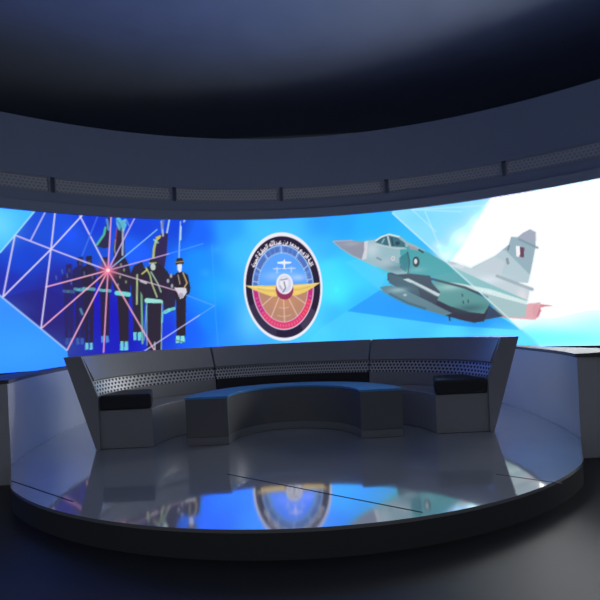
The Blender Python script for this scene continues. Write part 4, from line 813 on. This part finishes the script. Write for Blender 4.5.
v, f = loft([lift(inner, 0), lift(inner, LOWZ - .03), lift(outer, LOWZ - .03), lift(outer, 0)])
tag(fix(link('wall_lower', v, f, M_LOW)), 'low curved grey wall wrapped around the back of the stage', 'low wall', kind='structure')
v, f = loft([lift(offset(inner, -.012), LOWZ - .03), lift(offset(inner, -.012), LOWZ), lift(taper(inner, .61, .17), LOWZ), lift(taper(inner, .61, .17), LOWZ - .03)])
tag(fix(link('trim_3', v, f, M_CAP, bevel=.004)), 'pale capping ledge on the low curved wall', 'trim', kind='structure')

# ------------------------------------------------------------------ stage
SC, SR = (0, 5.1), 2.85
edge = []
pin = offset(inner, -.004)
front0 = math.atan2(pin[0][1] - SC[1], pin[0][0]); 
f1 = math.atan2(pin[-1][1] - SC[1], pin[-1][0])
# front arc from the left wall end round to the right one, then back along the wall
r0 = math.hypot(pin[0][0], pin[0][1] - SC[1])
n = 80
aL = f1 if f1 > 0 else f1 + 2 * PI
aR = front0 + 2 * PI
for q in range(n + 1):
    u = q / n; an = aL + (aR - aL) * u
    r = SR - (SR - r0) * (abs(2 * u - 1) ** 6)
    ex, ey = SC[0] + r * math.cos(an), SC[1] + r * math.sin(an)
    lim = 1.93 + max(0, ey - 2.99) * .623 if ey > 2.99 else 9     # the rim runs straight for the last stretch to the wall ends
    edge.append((max(-lim, min(lim, ex)), ey))
edge += pin[1:-1]
stage = thing('round_stage', (0, 2.3, 0), 'low round stage with a polished grey top and a dark rim', 'stage')
ne = len(edge)
def prism(pts, z0, z1, loc):
    v = shift([(x, y, z0) for x, y in pts] + [(x, y, z1) for x, y in pts], loc); m = len(pts)
    f = [tuple(range(m))[::-1], tuple(range(m, 2 * m))] + [(k, (k + 1) % m, m + (k + 1) % m, m + k) for k in range(m)]
    return v, f
v, f = prism(edge, STAGE - .02, STAGE, (0, 2.3, 0)); fix(link('top', v, f, M_STAGE, stage))
v, f = prism([(x * .999, SC[1] + (y - SC[1]) * .999) for x, y in edge], .0, STAGE - .0205, (0, 2.3, 0)); fix(link('rim', v, f, M_RIM, stage))
def joint(a, c, w=.009):
    dx, dy = c[0] - a[0], c[1] - a[1]; L = math.hypot(dx, dy); nx, ny = -dy / L * w / 2, dx / L * w / 2
    pts = [(a[0] + nx, a[1] + ny), (a[0] - nx, a[1] - ny), (c[0] - nx, c[1] - ny), (c[0] + nx, c[1] + ny)]
    v, f = prism(pts, STAGE - .004, STAGE + .0012, (0, 2.3, 0)); fix(link('joint', v, f, M_JOINT, stage))
joint((-.498, 3.174), (.66, 2.37)); joint((-2.077, 3.243), (-1.40, 2.77)); joint((1.30, 2.91), (1.60, 2.69))

# ------------------------------------------------------------------ bench
BY = 4.05
bench = thing('curved_bench', (0, 5.0, STAGE), 'built-in horseshoe bench with a tilted backrest and black end cushions on the stage', 'bench')
BL = (0, 5.0, STAGE)
def el(a, b, z, p0, p1, n=28, y0=BY):
    return [(a * math.cos(p0 + (p1 - p0) * q / n), y0 + b * math.sin(p0 + (p1 - p0) * q / n), STAGE + z) for q in range(n + 1)]
def bench_part(name, rows, p0, p1, mat, bevel=.006, n=28, y0=BY):
    v, f = loft([el(a, b, z, p0, p1, n, y0) for a, b, z in rows])
    return fix(link(name, shift(v, BL), f, mat, bench, bevel=bevel))
SEAM = math.radians(60.7); GP = math.radians(.32)
secs = [(0.0, SEAM - GP), (SEAM + GP, PI - SEAM - GP), (PI - SEAM + GP, PI)]
bench_part('seat_base', [(1.29, .88, .002), (1.29, .88, .352), (1.80, 1.17, .352), (1.80, 1.17, .002)], 0, PI, M_SHELL, n=64)
for p0, p1 in secs:
    # lower back between the seat and the pierced band
    bench_part('lower_back', [(1.762, 1.152, .354), (1.772, 1.162, .487), (1.82, 1.21, .487), (1.80, 1.19, .354)], p0, p1, M_LEATHER if p0 == secs[1][0] else M_SHELL, bevel=.003)
    o = bench_part('pierced_band', [(1.786, 1.176, .489), (1.826, 1.216, .618), (1.86, 1.25, .618), (1.83, 1.22, .489)], p0, p1, M_BAND, bevel=0)
    strip_uv(o, lambda co: (math.atan2(co.y + BL[1] - BY, co.x) * 1.6, co.z))
    bench_part('backrest', [(1.81, 1.195, .62), (1.80, 1.19, .632), (1.90, 1.28, .848), (1.91, 1.29, .853), (2.05, 1.415, .853), (2.06, 1.42, .848), (1.985, 1.36, .62)], p0, p1, M_SHELL, bevel=.004)
    bench_part('outer_shell', [(1.832, 1.222, .354), (1.865, 1.255, .618), (1.985, 1.36, .6185), (1.806, 1.18, .003), (1.803, 1.174, .003), (1.803, 1.19, .354)], p0, p1, M_SHELL, bevel=0)
for s in (1, -1):
    pts = [(2.062, .853), (1.902, .853), (1.79, .56), (1.768, .49), (1.766, .002), (1.803, .002), (1.812, .03)]
    v = [(s * x, y, STAGE + z) for y in (4.022, 4.049) for x, z in pts]; m = len(pts)
    f = [tuple(range(m)), tuple(range(m, 2 * m))] + [(k, (k + 1) % m, m + (k + 1) % m, m + k) for k in range(m)]
    fix(link('end_panel', shift(v, BL), f, M_SHELL, bench, bevel=.003))
# end cushions
for s in (1, -1):
    pts = [(1.762, 4.030), (1.285, 4.030), (1.395, 4.42), (1.70, 4.42)]
    v = [(s * x, y, STAGE + z) for z in (.355, .49) for x, y in pts]
    f = [(3, 2, 1, 0), (4, 5, 6, 7), (0, 1, 5, 4), (1, 2, 6, 5), (2, 3, 7, 6), (3, 0, 4, 7)]
    c = fix(link('seat_cushion', shift(v, BL), f, M_LEATHER, bench, bevel=.022, seg=3))
    c['label'] = 'black upholstered end cushion'

# ------------------------------------------------------------------ table
TY = 4.0; TL = (0, 4.4, STAGE)
table = thing('crescent_table', TL, 'dark crescent coffee table with a blue top coloured to imitate the screen reflection inside the curved bench', 'coffee table')
def tpart(name, rows, p0, p1, mat, bevel=.004, n=40):
    v, f = loft([el(a, b, z, p0, p1, n, TY) for a, b, z in rows])
    return fix(link(name, shift(v, TL), f, mat, table, bevel=bevel))
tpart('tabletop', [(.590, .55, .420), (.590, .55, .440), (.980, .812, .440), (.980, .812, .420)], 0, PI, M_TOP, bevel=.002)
tpart('body', [(.596, .556, .075), (.596, .556, .4195), (.974, .805, .4195), (.974, .805, .075)], 0, PI, M_TABLE)
tpart('plinth', [(.594, .552, .002), (.594, .552, .0745), (.970, .80, .0745), (.970, .80, .002)], .012, PI - .012, M_KICK)

# ------------------------------------------------------------------ light and camera
world = bpy.data.worlds.new('dim_studio'); scene.world = world; world.use_nodes = True
bg = world.node_tree.nodes['Background']
bg.inputs[0].default_value = (.84, .90, 1.0, 1); bg.inputs[1].default_value = .105

cam = bpy.data.cameras.new('camera'); co = bpy.data.objects.new('camera', cam); COL.objects.link(co)
cam.sensor_width = 36; cam.lens = 445 / 600 * 36
cam.shift_x = 9.73 / 600; cam.shift_y = 30.7 / 600
cam.clip_start = .05
co.matrix_world = Matrix.Translation((0, 0, STAGE + 1.0)) @ Matrix.Rotation(PI / 2, 4, 'X') @ Matrix.Rotation(-.0465, 4, 'Z')
scene.camera = co
scene.view_settings.view_transform = 'Standard'
scene.view_settings.look = 'None'
scene.view_settings.exposure = 0; scene.view_settings.gamma = 1
scene.view_settings.use_curve_mapping = False
scene.cycles.use_denoising = True
